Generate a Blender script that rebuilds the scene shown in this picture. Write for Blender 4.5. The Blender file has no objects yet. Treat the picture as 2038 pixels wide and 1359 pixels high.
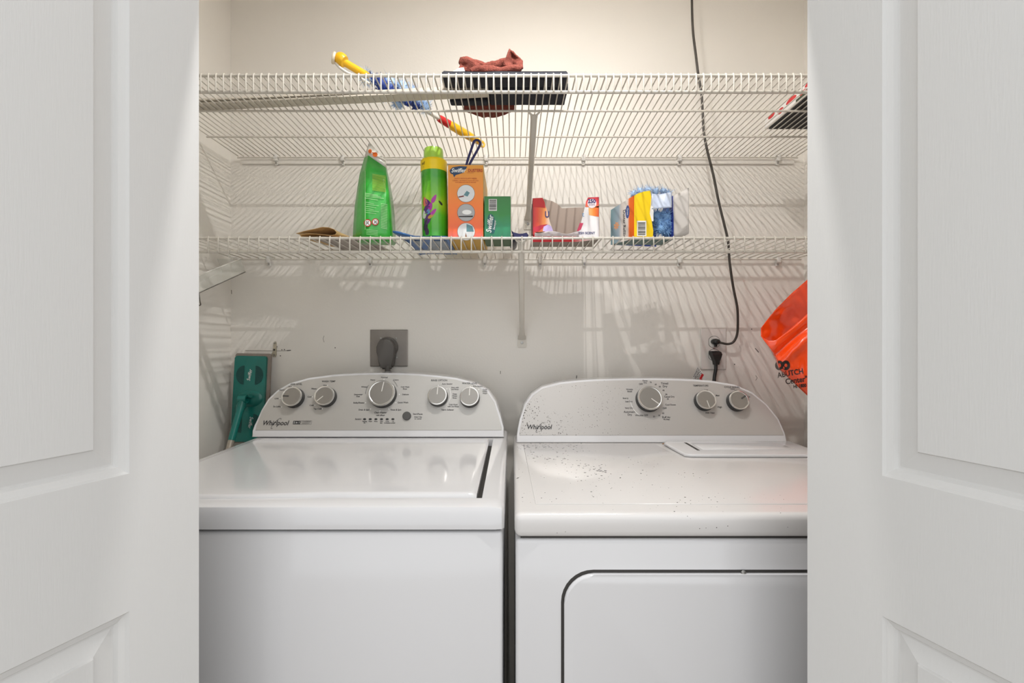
import bpy, bmesh, math, random
from mathutils import Vector, Matrix, noise

# ------------------------------------------------------------------ camera, world, lights, exposure
SC = bpy.context.scene
COL = SC.collection
F = 940.0                      # focal length in pixels of the 2038 x 1359 frame
CAMH = 1.18
cam_data = bpy.data.cameras.new('camera')
cam_data.sensor_width = 36.0
cam_data.lens = F / 2038.0 * 36.0
cam_data.clip_start = 0.02
camera = bpy.data.objects.new('camera', cam_data)
camera.location = (0, 0, CAMH)
camera.rotation_euler = (math.pi / 2, 0, 0)
COL.objects.link(camera)
SC.camera = camera

world = bpy.data.worlds.new('world')
SC.world = world
world.use_nodes = True
bg = world.node_tree.nodes['Background']
bg.inputs['Color'].default_value = (0.965, 0.985, 1.0, 1)
bg.inputs['Strength'].default_value = 1.42
BULB = 4.9                     # closet downlights, watts each
SC.view_settings.view_transform = 'Standard'
SC.view_settings.look = 'None'
SC.view_settings.gamma = 1.0
SC.view_settings.use_curve_mapping = False
SC.view_settings.exposure = 0.0

# ------------------------------------------------------------------ helpers
YW = 1.49                      # back wall depth
XL, XR = -0.8875, 0.921        # closet side walls
ZC = 2.44
OFF = {}

def W(px, py, y):              # photo pixel at depth y -> world point
    return Vector(((px - 1019.0) / F * y, y, CAMH + (679.5 - py) / F * y))

def C(r, g, b):
    def l(c):
        c /= 255.0
        return c / 12.92 if c <= 0.04045 else ((c + 0.055) / 1.055) ** 2.4
    return (l(r), l(g), l(b), 1.0)

def lin(a, b, t):
    return a + (b - a) * t

def interp(pts, x):
    if x <= pts[0][0]: return pts[0][1]
    for (a, b), (c, d) in zip(pts, pts[1:]):
        if x <= c: return b + (d - b) * (x - a) / (c - a)
    return pts[-1][1]

MATS = {}
def mat(name, col, rough=0.5, metal=0.0, bump=0.0, bscale=200.0, var=0.0, vscale=8.0, coat=0.0, trans=0.0, emit=0.0, spec=0.5, stretch=None, alpha=1.0, sub=0.0):
    if name in MATS: return MATS[name]
    m = bpy.data.materials.new(name); m.use_nodes = True
    nt = m.node_tree; b = nt.nodes['Principled BSDF']
    b.inputs['Base Color'].default_value = col
    b.inputs['Roughness'].default_value = rough
    b.inputs['Metallic'].default_value = metal
    b.inputs['Coat Weight'].default_value = coat
    b.inputs['Coat Roughness'].default_value = 0.08
    b.inputs['Specular IOR Level'].default_value = spec
    b.inputs['Transmission Weight'].default_value = trans
    b.inputs['Alpha'].default_value = alpha
    if emit:
        b.inputs['Emission Color'].default_value = col
        b.inputs['Emission Strength'].default_value = emit
    tc = nt.nodes.new('ShaderNodeTexCoord')
    src = tc.outputs['Object']
    if stretch:
        mp = nt.nodes.new('ShaderNodeMapping'); mp.inputs['Scale'].default_value = stretch
        nt.links.new(src, mp.inputs['Vector']); src = mp.outputs['Vector']
    if bump:
        n = nt.nodes.new('ShaderNodeTexNoise'); n.inputs['Scale'].default_value = bscale; n.inputs['Detail'].default_value = 3
        nt.links.new(src, n.inputs['Vector'])
        bp = nt.nodes.new('ShaderNodeBump'); bp.inputs['Strength'].default_value = bump; bp.inputs['Distance'].default_value = 0.002
        nt.links.new(n.outputs['Fac'], bp.inputs['Height']); nt.links.new(bp.outputs['Normal'], b.inputs['Normal'])
    if var:
        n = nt.nodes.new('ShaderNodeTexNoise'); n.inputs['Scale'].default_value = vscale; n.inputs['Detail'].default_value = 4
        nt.links.new(src, n.inputs['Vector'])
        mx = nt.nodes.new('ShaderNodeMix'); mx.data_type = 'RGBA'
        mx.inputs[6].default_value = tuple(c * (1 - var) for c in col[:3]) + (1,)
        mx.inputs[7].default_value = tuple(min(1, c * (1 + var)) for c in col[:3]) + (1,)
        nt.links.new(n.outputs['Fac'], mx.inputs[0]); nt.links.new(mx.outputs[2], b.inputs['Base Color'])
    MATS[name] = m
    return m

def ramp_mat(name, stops, axis='Z', rough=0.4, coat=0.0, noise_amt=0.0, nscale=20.0):
    """printed colour gradient along an axis of the object's own box"""
    if name in MATS: return MATS[name]
    m = bpy.data.materials.new(name); m.use_nodes = True
    nt = m.node_tree; b = nt.nodes['Principled BSDF']
    b.inputs['Roughness'].default_value = rough; b.inputs['Coat Weight'].default_value = coat
    tc = nt.nodes.new('ShaderNodeTexCoord'); sp = nt.nodes.new('ShaderNodeSeparateXYZ')
    nt.links.new(tc.outputs['Generated'], sp.inputs[0])
    src = sp.outputs[axis]
    if noise_amt:
        n = nt.nodes.new('ShaderNodeTexNoise'); n.inputs['Scale'].default_value = nscale
        nt.links.new(tc.outputs['Object'], n.inputs['Vector'])
        ma = nt.nodes.new('ShaderNodeMath'); ma.operation = 'MULTIPLY_ADD'; ma.inputs[1].default_value = noise_amt; ma.inputs[2].default_value = -noise_amt / 2
        nt.links.new(n.outputs['Fac'], ma.inputs[0])
        ad = nt.nodes.new('ShaderNodeMath'); ad.operation = 'ADD'
        nt.links.new(ma.outputs[0], ad.inputs[0]); nt.links.new(src, ad.inputs[1]); src = ad.outputs[0]
    cr = nt.nodes.new('ShaderNodeValToRGB'); el = cr.color_ramp.elements
    while len(el) < len(stops): el.new(0.5)
    for e, (p, c) in zip(el, stops): e.position = p; e.color = c
    nt.links.new(src, cr.inputs[0]); nt.links.new(cr.outputs[0], b.inputs['Base Color'])
    MATS[name] = m
    return m

def speck_mat(name, col, rough, metal, coat, scale, thr, mscale, mlo, mhi, speck=(0.03, 0.025, 0.02, 1), bump=0.0, grad=None):
    """painted surface with scattered dirt specks that have shapes of their own"""
    m = bpy.data.materials.new(name); m.use_nodes = True
    nt = m.node_tree; b = nt.nodes['Principled BSDF']
    b.inputs['Roughness'].default_value = rough; b.inputs['Metallic'].default_value = metal
    b.inputs['Coat Weight'].default_value = coat; b.inputs['Coat Roughness'].default_value = 0.1
    tc = nt.nodes.new('ShaderNodeTexCoord')
    vo = nt.nodes.new('ShaderNodeTexVoronoi'); vo.inputs['Scale'].default_value = scale
    nt.links.new(tc.outputs['Object'], vo.inputs['Vector'])
    wn = nt.nodes.new('ShaderNodeTexWhiteNoise'); nt.links.new(vo.outputs['Position'], wn.inputs['Vector'])
    sz = nt.nodes.new('ShaderNodeMath'); sz.operation = 'MULTIPLY'; sz.inputs[1].default_value = thr
    nz = nt.nodes.new('ShaderNodeTexNoise'); nz.inputs['Scale'].default_value = mscale; nz.inputs['Detail'].default_value = 4
    nt.links.new(tc.outputs['Object'], nz.inputs['Vector'])
    mr = nt.nodes.new('ShaderNodeMapRange'); mr.inputs[1].default_value = mlo; mr.inputs[2].default_value = mhi
    nt.links.new(nz.outputs['Fac'], mr.inputs[0])
    pw = nt.nodes.new('ShaderNodeMath'); pw.operation = 'POWER'; pw.inputs[1].default_value = 3.0
    nt.links.new(wn.outputs['Value'], pw.inputs[0])
    mu = nt.nodes.new('ShaderNodeMath'); mu.operation = 'MULTIPLY'
    nt.links.new(pw.outputs[0], mu.inputs[0]); nt.links.new(mr.outputs[0], mu.inputs[1])
    last = mu.outputs[0]
    if grad:
        sp = nt.nodes.new('ShaderNodeSeparateXYZ'); nt.links.new(tc.outputs['Generated'], sp.inputs[0])
        g = nt.nodes.new('ShaderNodeMapRange'); g.inputs[1].default_value = grad[0]; g.inputs[2].default_value = grad[1]
        g.inputs[3].default_value = 1.0; g.inputs[4].default_value = 0.12
        nt.links.new(sp.outputs['X'], g.inputs[0])
        m2 = nt.nodes.new('ShaderNodeMath'); m2.operation = 'MULTIPLY'
        nt.links.new(last, m2.inputs[0]); nt.links.new(g.outputs[0], m2.inputs[1]); last = m2.outputs[0]
    nt.links.new(last, sz.inputs[0])
    lt = nt.nodes.new('ShaderNodeMath'); lt.operation = 'LESS_THAN'
    nt.links.new(vo.outputs['Distance'], lt.inputs[0]); nt.links.new(sz.outputs[0], lt.inputs[1])
    mx = nt.nodes.new('ShaderNodeMix'); mx.data_type = 'RGBA'
    mx.inputs[6].default_value = col; mx.inputs[7].default_value = speck
    nt.links.new(lt.outputs[0], mx.inputs[0]); nt.links.new(mx.outputs[2], b.inputs['Base Color'])
    return m

# ---- mesh building
def box(bm, x0, x1, y0, y1, z0, z1, bevel=0.0, seg=2):
    r = bmesh.ops.create_cube(bm, size=1.0)
    vs = r['verts']
    for v in vs:
        v.co = Vector((lin(x0, x1, v.co.x + .5), lin(y0, y1, v.co.y + .5), lin(z0, z1, v.co.z + .5)))
    if bevel:
        es = list({e for v in vs for e in v.link_edges})
        bmesh.ops.bevel(bm, geom=es, offset=bevel, segments=seg, affect='EDGES', profile=0.5)
    return vs

def tube(bm, pts, r, n=8, caps=True):
    pts = [Vector(p) for p in pts]
    rs = r if isinstance(r, (list, tuple)) else [r] * len(pts)
    t0 = (pts[1] - pts[0]).normalized()
    up = Vector((0, 0, 1)) if abs(t0.z) < .9 else Vector((1, 0, 0))
    u = t0.cross(up).normalized()
    rings = []
    for i, p in enumerate(pts):
        a = pts[max(i - 1, 0)]; b = pts[min(i + 1, len(pts) - 1)]
        t = (b - a).normalized()
        u = (u - t * u.dot(t)).normalized(); v = t.cross(u)
        rings.append([bm.verts.new(p + (u * math.cos(2 * math.pi * k / n) + v * math.sin(2 * math.pi * k / n)) * rs[i]) for k in range(n)])
    for A, B in zip(rings, rings[1:]):
        for k in range(n):
            bm.faces.new((A[k], A[(k + 1) % n], B[(k + 1) % n], B[k]))
    if caps:
        bm.faces.new(rings[0][::-1]); bm.faces.new(rings[-1])

def smooth_path(pts, sub=6):
    pts = [Vector(p) for p in pts]; out = []
    for i in range(len(pts) - 1):
        p0 = pts[max(i - 1, 0)]; p1 = pts[i]; p2 = pts[i + 1]; p3 = pts[min(i + 2, len(pts) - 1)]
        for k in range(sub):
            t = k / sub
            out.append(0.5 * ((2 * p1) + (p2 - p0) * t + (2 * p0 - 5 * p1 + 4 * p2 - p3) * t * t + (3 * p1 - p0 - 3 * p2 + p3) * t ** 3))
    out.append(pts[-1])
    return out

def prism(bm, poly, ext, bevel=0.0, seg=2):
    """poly: 3-D outline, ext: extrusion vector"""
    ext = Vector(ext)
    a = [bm.verts.new(Vector(p)) for p in poly]; b = [bm.verts.new(Vector(p) + ext) for p in poly]
    n = len(poly)
    fa = bm.faces.new(a); fb = bm.faces.new(b[::-1])
    fs = [fa, fb]
    for k in range(n):
        fs.append(bm.faces.new((a[k], b[k], b[(k + 1) % n], a[(k + 1) % n])))
    if bevel:
        es = list(set(fa.edges) | set(fb.edges))
        bmesh.ops.bevel(bm, geom=es, offset=bevel, segments=seg, affect='EDGES', profile=0.5)

def lathe(bm, prof, M, n=32, close=True):
    """prof: list of (radius, height) along local z of matrix M"""
    rings = []
    for r, h in prof:
        if r < 1e-6:
            rings.append([bm.verts.new(M @ Vector((0, 0, h)))])
        else:
            rings.append([bm.verts.new(M @ Vector((r * math.cos(2 * math.pi * k / n), r * math.sin(2 * math.pi * k / n), h))) for k in range(n)])
    for A, B in zip(rings, rings[1:]):
        for k in range(n):
            k2 = (k + 1) % n
            if len(A) == 1 and len(B) == 1: continue
            if len(A) == 1: bm.faces.new((A[0], B[k], B[k2]))
            elif len(B) == 1: bm.faces.new((A[k], A[k2], B[0]))
            else: bm.faces.new((A[k], A[k2], B[k2], B[k]))
    if close:
        if len(rings[0]) > 1: bm.faces.new(rings[0][::-1])
        if len(rings[-1]) > 1: bm.faces.new(rings[-1])

def sheet(bm, nu, nv, fn, thick, direction=None):
    """closed thin sheet over fn(u, v) -> Vector"""
    G = [[Vector(fn(i / nu, j / nv)) for j in range(nv + 1)] for i in range(nu + 1)]
    def nrm(i, j):
        if direction is not None: return Vector(direction)
        a = G[min(i + 1, nu)][j] - G[max(i - 1, 0)][j]; b = G[i][min(j + 1, nv)] - G[i][max(j - 1, 0)]
        c = a.cross(b)
        return c.normalized() if c.length > 1e-12 else Vector((0, 0, 1))
    A = [[bm.verts.new(G[i][j]) for j in range(nv + 1)] for i in range(nu + 1)]
    B = [[bm.verts.new(G[i][j] - nrm(i, j) * thick) for j in range(nv + 1)] for i in range(nu + 1)]
    for i in range(nu):
        for j in range(nv):
            bm.faces.new((A[i][j], A[i + 1][j], A[i + 1][j + 1], A[i][j + 1]))
            bm.faces.new((B[i][j], B[i][j + 1], B[i + 1][j + 1], B[i + 1][j]))
    for i in range(nu):
        bm.faces.new((A[i][0], B[i][0], B[i + 1][0], A[i + 1][0])); bm.faces.new((A[i][nv], A[i + 1][nv], B[i + 1][nv], B[i][nv]))
    for j in range(nv):
        bm.faces.new((A[0][j], A[0][j + 1], B[0][j + 1], B[0][j])); bm.faces.new((A[nu][j], B[nu][j], B[nu][j + 1], A[nu][j + 1]))

def loft(bm, rings, cap=True):
    V = [[bm.verts.new(Vector(p)) for p in r] for r in rings]
    n = len(rings[0])
    for A, B in zip(V, V[1:]):
        for k in range(n):
            bm.faces.new((A[k], A[(k + 1) % n], B[(k + 1) % n], B[k]))
    if cap:
        bm.faces.new(V[0][::-1]); bm.faces.new(V[-1])

def frame(o, u, v):
    u = Vector(u).normalized(); v = Vector(v); v = (v - u * v.dot(u)).normalized(); n = u.cross(v)
    return Matrix(((u.x, v.x, n.x, o[0]), (u.y, v.y, n.y, o[1]), (u.z, v.z, n.z, o[2]), (0, 0, 0, 1)))

def text(bm, s, M, size, x=0, y=0, align='CENTER', shear=0.0, rot=0.0, z=0.0004, squash=1.0, bold=0.0, fn=None, spacing=1.0):
    cu = bpy.data.curves.new('lettering', 'FONT')
    cu.body = s; cu.size = size; cu.align_x = align; cu.align_y = 'CENTER'; cu.shear = shear; cu.offset = bold
    cu.resolution_u = 3; cu.space_character = spacing
    o = bpy.data.objects.new('lettering', cu)
    me = o.to_mesh()
    R = Matrix.Translation((x, y, z)) @ Matrix.Rotation(rot, 4, 'Z') @ Matrix.Diagonal((squash, 1, 1, 1))
    vs = []
    for v in me.vertices:
        p = R @ v.co
        vs.append(bm.verts.new(fn(p) if fn else M @ p))
    for p in me.polygons:
        try: bm.faces.new([vs[i] for i in p.vertices])
        except ValueError: pass
    o.to_mesh_clear(); bpy.data.objects.remove(o); bpy.data.curves.remove(cu)

def quad(bm, M, x0, x1, y0, y1, z=0.0004):
    bm.faces.new([bm.verts.new(M @ Vector(p)) for p in ((x0, y0, z), (x1, y0, z), (x1, y1, z), (x0, y1, z))])

def poly2(bm, M, pts, z=0.0004):
    bm.faces.new([bm.verts.new(M @ Vector((p[0], p[1], z))) for p in pts])

def disc(bm, M, x, y, rx, ry=None, z=0.0004, n=28):
    ry = ry or rx
    poly2(bm, M, [(x + rx * math.cos(2 * math.pi * k / n), y + ry * math.sin(2 * math.pi * k / n)) for k in range(n)], z)

def arc(bm, M, x, y, r, a0, a1, w, z=0.0004, n=20, ry=None):
    ry = ry or r
    P = []
    for k in range(n + 1):
        a = math.radians(lin(a0, a1, k / n))
        P.append((bm.verts.new(M @ Vector((x + (r - w / 2) * math.cos(a), y + (ry - w / 2) * math.sin(a), z))),
                  bm.verts.new(M @ Vector((x + (r + w / 2) * math.cos(a), y + (ry + w / 2) * math.sin(a), z)))))
    for A, B in zip(P, P[1:]):
        bm.faces.new((A[0], A[1], B[1], B[0]))

def barcode(bm, M, x0, x1, y0, y1, horiz=False, seed=1, z=0.0006):
    rd = random.Random(seed); t = 0.0
    L = (y1 - y0) if horiz else (x1 - x0)
    while t < L:
        w = rd.choice((.02, .035, .05)) * L; g = rd.choice((.02, .03, .045)) * L
        e = min(t + w, L)
        if horiz: quad(bm, M, x0, x1, y0 + t, y0 + e, z)
        else: quad(bm, M, x0 + t, x0 + e, y0, y1, z)
        t += w + g

def finish(bm, smooth):
    bmesh.ops.recalc_face_normals(bm, faces=bm.faces)
    if smooth:
        for f in bm.faces: f.smooth = True
        if isinstance(smooth, float):
            for e in bm.edges:
                if len(e.link_faces) == 2 and e.calc_face_angle(0) > smooth: e.smooth = False

def obj(name, bm, m, parent=None, smooth=False, base=None, mods=None, recalc=True):
    """one mesh object; world-space bmesh, origin at its base or at its parent's origin"""
    if recalc: finish(bm, smooth)
    elif smooth:
        for f in bm.faces: f.smooth = True
    if parent is not None: off = OFF[parent.name]
    elif base is not None: off = Vector(base)
    else:
        xs = [v.co for v in bm.verts]
        off = Vector(((min(p.x for p in xs) + max(p.x for p in xs)) / 2, (min(p.y for p in xs) + max(p.y for p in xs)) / 2, min(p.z for p in xs)))
    for v in bm.verts: v.co -= off
    me = bpy.data.meshes.new(name); bm.to_mesh(me); bm.free()
    if m: me.materials.append(m)
    o = bpy.data.objects.new(name, me); COL.objects.link(o)
    if parent is not None: o.parent = parent
    else: o.location = off
    OFF[o.name] = off
    return o

def thing(name, loc, label, cat, group=None):
    o = bpy.data.objects.new(name, None); COL.objects.link(o)
    o.location = loc; o.empty_display_size = 0.05
    OFF[o.name] = Vector(loc)
    return tag(o, label, cat, group)

def tag(o, label, cat, group=None):
    o['label'] = label; o['category'] = cat
    if group: o['group'] = group
    return o

def struct(o):
    o['kind'] = 'structure'
    return o

def B(): return bmesh.new()

# ------------------------------------------------------------------ materials
WALL = mat('warm white wall paint', C(235, 230, 222), 0.55, bump=0.12, bscale=160, var=0.025, vscale=5)
CEIL = mat('ceiling paint', C(236, 232, 226), 0.7, bump=0.2, bscale=220)
DOORW = mat('white door paint', C(212, 211, 209), 0.42, bump=0.10, bscale=60, stretch=(9, 9, 0.7))
TRIMW = mat('white trim paint', C(226, 224, 220), 0.4)
FLOORM = mat('grey vinyl floor', C(150, 140, 128), 0.5, var=0.15, vscale=6)
WIREW = mat('white vinyl wire', C(214, 208, 197), 0.35, bump=0.1, bscale=300, var=0.05, vscale=40)
APPL = mat('white appliance enamel', C(213, 212, 213), 0.11, coat=0.3, var=0.012, vscale=3)
PLASW = mat('white plastic', C(222, 219, 213), 0.35)
SILVER = mat('satin silver panel', C(186, 183, 178), 0.38, metal=0.35, bump=0.04, bscale=400, stretch=(1, 20, 20))
KNOBF = mat('brushed knob face', C(150, 146, 140), 0.35, metal=0.6)
CHROME = mat('chrome ring', C(222, 220, 216), 0.18, metal=0.85)
BLACKP = mat('black plastic', C(34, 33, 33), 0.4)
DGREY = mat('dark grey plastic', C(78, 76, 74), 0.45)
INK = mat('black ink', C(38, 37, 38), 0.6)
WINK = mat('white ink', C(245, 245, 242), 0.6)
GAPM = mat('dark gap rubber', C(60, 57, 54), 0.7)
STEEL = mat('stainless plate', C(152, 146, 140), 0.38, metal=0.7, var=0.12, vscale=30)
SCREW = mat('screw metal', C(170, 168, 165), 0.3, metal=0.9)
CARD = mat('raw cardboard', C(196, 178, 164), 0.8, var=0.04, vscale=20)
CARDG = mat('grey cardboard', C(196, 190, 184), 0.75)
PAPER = mat('white paper', C(236, 234, 230), 0.7)
REDINK = mat('red print', C(196, 32, 34), 0.45)
ORINK = mat('orange print', C(240, 112, 32), 0.45)
NAVY = mat('navy plastic', C(44, 44, 104), 0.4)
# ------------------------------------------------------------------ the setting
def slab(name, *a, m=WALL):
    bm = B(); box(bm, *a); return struct(obj(name, bm, m))

slab('floor', -2.4, 2.4, -2.6, YW + .1, -0.05, 0.0, m=FLOORM)
wall_back = slab('wall_back', XL - .1, XR + .1, YW, YW + .1, 0.0, ZC)
slab('wall_left', XL - .1, XL, 0.70, YW, 0.0, ZC)
slab('wall_right', XR, XR + .1, 0.70, YW, 0.0, ZC)
slab('ceiling', XL - .1, XR + .1, 0.70, YW + .1, ZC, ZC + .05, m=CEIL)

# bifold doors: two leaves each, folded open, raised panels
LW, LT, DH = 0.340, 0.034, 2.03
def leaf_mesh(o, d, n, t_out, up_bottom, low_top):
    """o: start of the front face at the floor, d: along the leaf, n: front normal"""
    bm = B()
    o = Vector((o[0], o[1], 0)); d = Vector((d[0], d[1], 0)); n = Vector((n[0], n[1], 0))
    def P(s, h, q=0.0): return o + d * s + Vector((0, 0, h)) + n * q
    def Q(*a): bm.faces.new([bm.verts.new(P(*p)) for p in a])
    z0, z1 = 0.015, DH
    s0, s1 = t_out, LW - .080
    pans = [(0.20, low_top), (up_bottom, 1.90)]
    Q((0, z0), (s0, z0), (s0, z1), (0, z1)); Q((s1, z0), (LW, z0), (LW, z1), (s1, z1))
    zs = [z0, pans[0][0], pans[0][1], pans[1][0], pans[1][1], z1]
    for a, b in ((0, 1), (2, 3), (4, 5)): Q((s0, zs[a]), (s1, zs[a]), (s1, zs[b]), (s0, zs[b]))
    Q((0, z0, -LT), (0, z1, -LT), (LW, z1, -LT), (LW, z0, -LT))
    Q((0, z0), (0, z1), (0, z1, -LT), (0, z0, -LT)); Q((LW, z0), (LW, z0, -LT), (LW, z1, -LT), (LW, z1))
    Q((0, z1), (LW, z1), (LW, z1, -LT), (0, z1, -LT)); Q((0, z0), (0, z0, -LT), (LW, z0, -LT), (LW, z0))
    bmesh.ops.remove_doubles(bm, verts=bm.verts, dist=1e-5)
    panels = []
    prof = [(0, 0), (.0025, -.0035), (.009, -.0055), (.0115, -.0095), (.0135, -.0095), (.034, -.0045), (.0355, -.0015)]
    for (h0, h1) in pans:
        pb = B(); rings = []
        for w, q in prof:
            rings.append([pb.verts.new(P(*p, q)) for p in ((s0 + w, h0 + w), (s1 - w, h0 + w), (s1 - w, h1 - w), (s0 + w, h1 - w))])
        for A, Bq in zip(rings, rings[1:]):
            for k in range(4): pb.faces.new((A[k], A[(k + 1) % 4], Bq[(k + 1) % 4], Bq[k]))
        pb.faces.new(rings[-1])
        panels.append(pb)
    return bm, panels

def bifold(name, side, x_edge, y_edge, ang, t_out, up_b, low_t):
    s, c = math.sin(math.radians(ang)), math.cos(math.radians(ang))
    root = bpy.data.objects.new(name, None); COL.objects.link(root); root['kind'] = 'structure'
    root.location = (x_edge, y_edge, 0); OFF[root.name] = Vector((x_edge, y_edge, 0))
    d1 = Vector((side * s, -c)); n1 = Vector((-side * c, -s))
    o1 = Vector((x_edge, y_edge))
    fold = o1 + d1 * LW - n1 * LT
    d2 = Vector((side * s, c)); n2 = Vector((side * c, -s))
    o2 = fold + n2 * LT + d2 * 0.003
    for o_, d_, n_ in ((o1, d1, n1), (o2, d2, n2)):
        bm, pans = leaf_mesh(o_, d_, n_, t_out, up_b, low_t)
        lf = obj('door_leaf', bm, DOORW, root, recalc=True)
        for pb in pans:
            p = obj('raised_panel', pb, DOORW, lf, recalc=False)
    # hinges at the fold
    for h in (0.25, 1.0, 1.75):
        bm = B(); f3 = Vector((fold.x, fold.y, h)) - Vector((n1.x, n1.y, 0)) * .0
        tube(bm, [f3 + Vector((0, -.004, -.035)), f3 + Vector((0, -.004, .035))], .004, 8)
        obj('hinge', bm, SCREW, root)
    return o2 + d2 * LW + n2 * 0.004
jl = bifold('door_1', -1, -0.4242, 0.640, 20.3, 0.0852, 1.0235, 0.860)
jr = bifold('door_2', 1, 0.4003, 0.640, 19.3, 0.0946, 1.0235, 0.860)
JL, JR = jl.x - .004, jr.x + .004

slab('wall_front_left', -2.4, JL - .018, 0.60, 0.70, 0.0, ZC)
slab('wall_front_right', JR + .018, 2.4, 0.60, 0.70, 0.0, ZC)
slab('wall_front_header', JL - .018, JR + .018, 0.60, 0.70, DH + .026, ZC)
slab('trim_1', JL - .018, JL, 0.598, 0.702, 0.0, DH + .026, m=TRIMW)
slab('trim_2', JR, JR + .018, 0.598, 0.702, 0.0, DH + .026, m=TRIMW)
slab('trim_3', JL, JR, 0.598, 0.702, DH + .006, DH + .026, m=TRIMW)
slab('trim_4', JL - .075, JL - .006, 0.588, 0.598, 0.0, DH + .086, m=TRIMW)
slab('trim_5', JR + .006, JR + .075, 0.588, 0.598, 0.0, DH + .086, m=TRIMW)
slab('trim_6', JL - .075, JR + .075, 0.588, 0.598, DH + .016, DH + .086, m=TRIMW)
slab('trim_7', -.852, .886, YW - .0065, YW - .0005, 1.7385, 1.752, m=WALL)    # ledger strip under the upper shelf

# paint crack, nail holes and scuffs on the back wall
def mark(pts, w, m=None, name='paint_crack'):
    bm = B()
    P = [W(px, py, YW - .0004) for px, py in pts]
    for a, b in zip(P, P[1:]):
        t = (b - a).normalized(); q = Vector((-t.z, 0, t.x)) * w / 2
        bm.faces.new([bm.verts.new(p) for p in (a - q, b - q, b + q, a + q)])
    obj(name, bm, m or GAPM, wall_back)
SCUFF = mat('grey scuff', C(128, 120, 108), 0.8)
mark([(488, 697.5), (520, 698), (545, 698.5), (565, 698), (578, 697.5)], .0013, SCUFF)
mark([(571, 697.7), (579, 697)], .0024)
for px, py in ((561, 696), (566, 695.5), (558, 708), (551, 690), (667, 692), (1462, 725), (1496, 655)):
    mark([(px - 1, py), (px + 1, py)], .0028, name='nail_hole')
mark([(645, 668), (643, 674), (645, 681)], .0012, SCUFF, 'scuff')
mark([(460.5, 577), (461, 585)], .002, SCUFF, 'scuff')
mark([(1503, 693), (1510, 701)], .0022, name='scuff')
mark([(1148, 747), (1147, 754)], .002, name='scuff')
mark([(1504, 747), (1507, 752), (1504, 757)], .0016, SCUFF, 'scuff')
mark([(996, 738), (996, 744)], .0018, SCUFF, 'scuff')

# closet ceiling downlight: two small round heads on a plate, above the header
LAMPX, LAMPY, LAMPZ = 0.10, 0.738, 2.300
lamp = thing('ceiling_lamp', (LAMPX, LAMPY, LAMPZ), 'pair of small round white downlights on the closet ceiling', 'lamp')
bm = B(); box(bm, LAMPX - .18, LAMPX + .18, LAMPY - .032, LAMPY + .045, ZC - .02, ZC, .006); obj('lamp_base', bm, TRIMW, lamp, .6)
GLOW = mat('glowing diffuser', (1.0, 0.97, 0.93, 1), 0.5, emit=6)
for bx in (LAMPX - .12, LAMPX + .12):
    K = Matrix.Translation((bx, LAMPY, LAMPZ))
    bm = B(); lathe(bm, [(.028, -.001), (.030, .002), (.030, .121)], K, 28); obj('lamp_head', bm, PLASW, lamp, .6)
    bm = B(); lathe(bm, [(.017, -.0020), (.017, -.0035)], K, 28); obj('diffuser', bm, GLOW, lamp)
    ld = bpy.data.lights.new('downlight_beam', 'AREA'); ld.shape = 'DISK'; ld.size = .010; ld.energy = BULB; ld.color = (1.0, .985, .965)
    lo = bpy.data.objects.new('downlight_beam', ld); COL.objects.link(lo); lo.parent = lamp; lo.location = (bx - LAMPX, 0, -.006)

# ------------------------------------------------------------------ wire shelves
def shelf(name, z, yf, x0, x1, pitch, rods, lip, label, clips, phase=0.0):
    root = thing(name, ((x0 + x1) / 2, YW, z), label, 'wire shelf')
    RR, WR = .003, .0017
    def rail(n, y, zz, r, a=x0, b=x1):
        bm = B(); tube(bm, [(a, y, zz), (b, y, zz)], r, 8); obj(n, bm, WIREW, root, .6)
    yb = YW - .012
    rail('front_rail', yf, z, RR + .0004); rail('lip_rail', yf + .001, z - lip, RR + .0006)
    rail('back_rail', yb, z - .0045, .0026)
    for k in range(1, rods):
        y = lin(yf, yb, k / rods); rail('cross_rod', y, z - .0045, .0027)
    # one deck wire: back end, deck, bend over the front rail, lip down to the lip rail
    bm = B()
    zt = z + .0005
    pts = [(0, yb, zt - .001), (0, lin(yf, yb, .5), zt), (0, yf + .004, zt + .0010), (0, yf - .0012, zt + .0035), (0, yf - .0046, zt + .0005), (0, yf - .0050, z - lip * .5), (0, yf - .0046, z - lip + .001), (0, yf - .0030, z - lip - .0035)]
    tube(bm, pts, [WR * .86, WR * .9, WR, WR, WR * 1.05, WR * 1.05, WR * 1.05, WR], 6)
    finish(bm, True)
    off = OFF[root.name]
    for v in bm.verts: v.co -= Vector((0, off.y, off.z))
    me = bpy.data.meshes.new('deck_wire'); bm.to_mesh(me); bm.free(); me.materials.append(WIREW)
    n = int((x1 - x0 - .006) / pitch)
    for i in range(n + 1):
        o = bpy.data.objects.new('deck_wire', me); COL.objects.link(o); o.parent = root
        o.location = (x0 + .003 + phase + i * pitch - off.x, 0, 0)
    for px in clips:
        cx = (px - 1019) / F * YW
        bm = B()
        box(bm, cx - .0065, cx + .0065, YW - .017, YW - .0005, z - .016, z + .0055, .0035, 2)
        box(bm, cx - .0052, cx + .0052, YW - .009, YW - .0005, z - .026, z - .012, .003, 2)
        c = obj('wall_clip', bm, PLASW, root, .6)
        bm = B(); lathe(bm, [(0, 0), (.003, 0), (.0026, .0012), (0, .0014)], frame((cx, YW - .0092, z - .020), (1, 0, 0), (0, 0, 1)), 10)
        obj('clip_screw', bm, SCREW, c)
    return root

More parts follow.
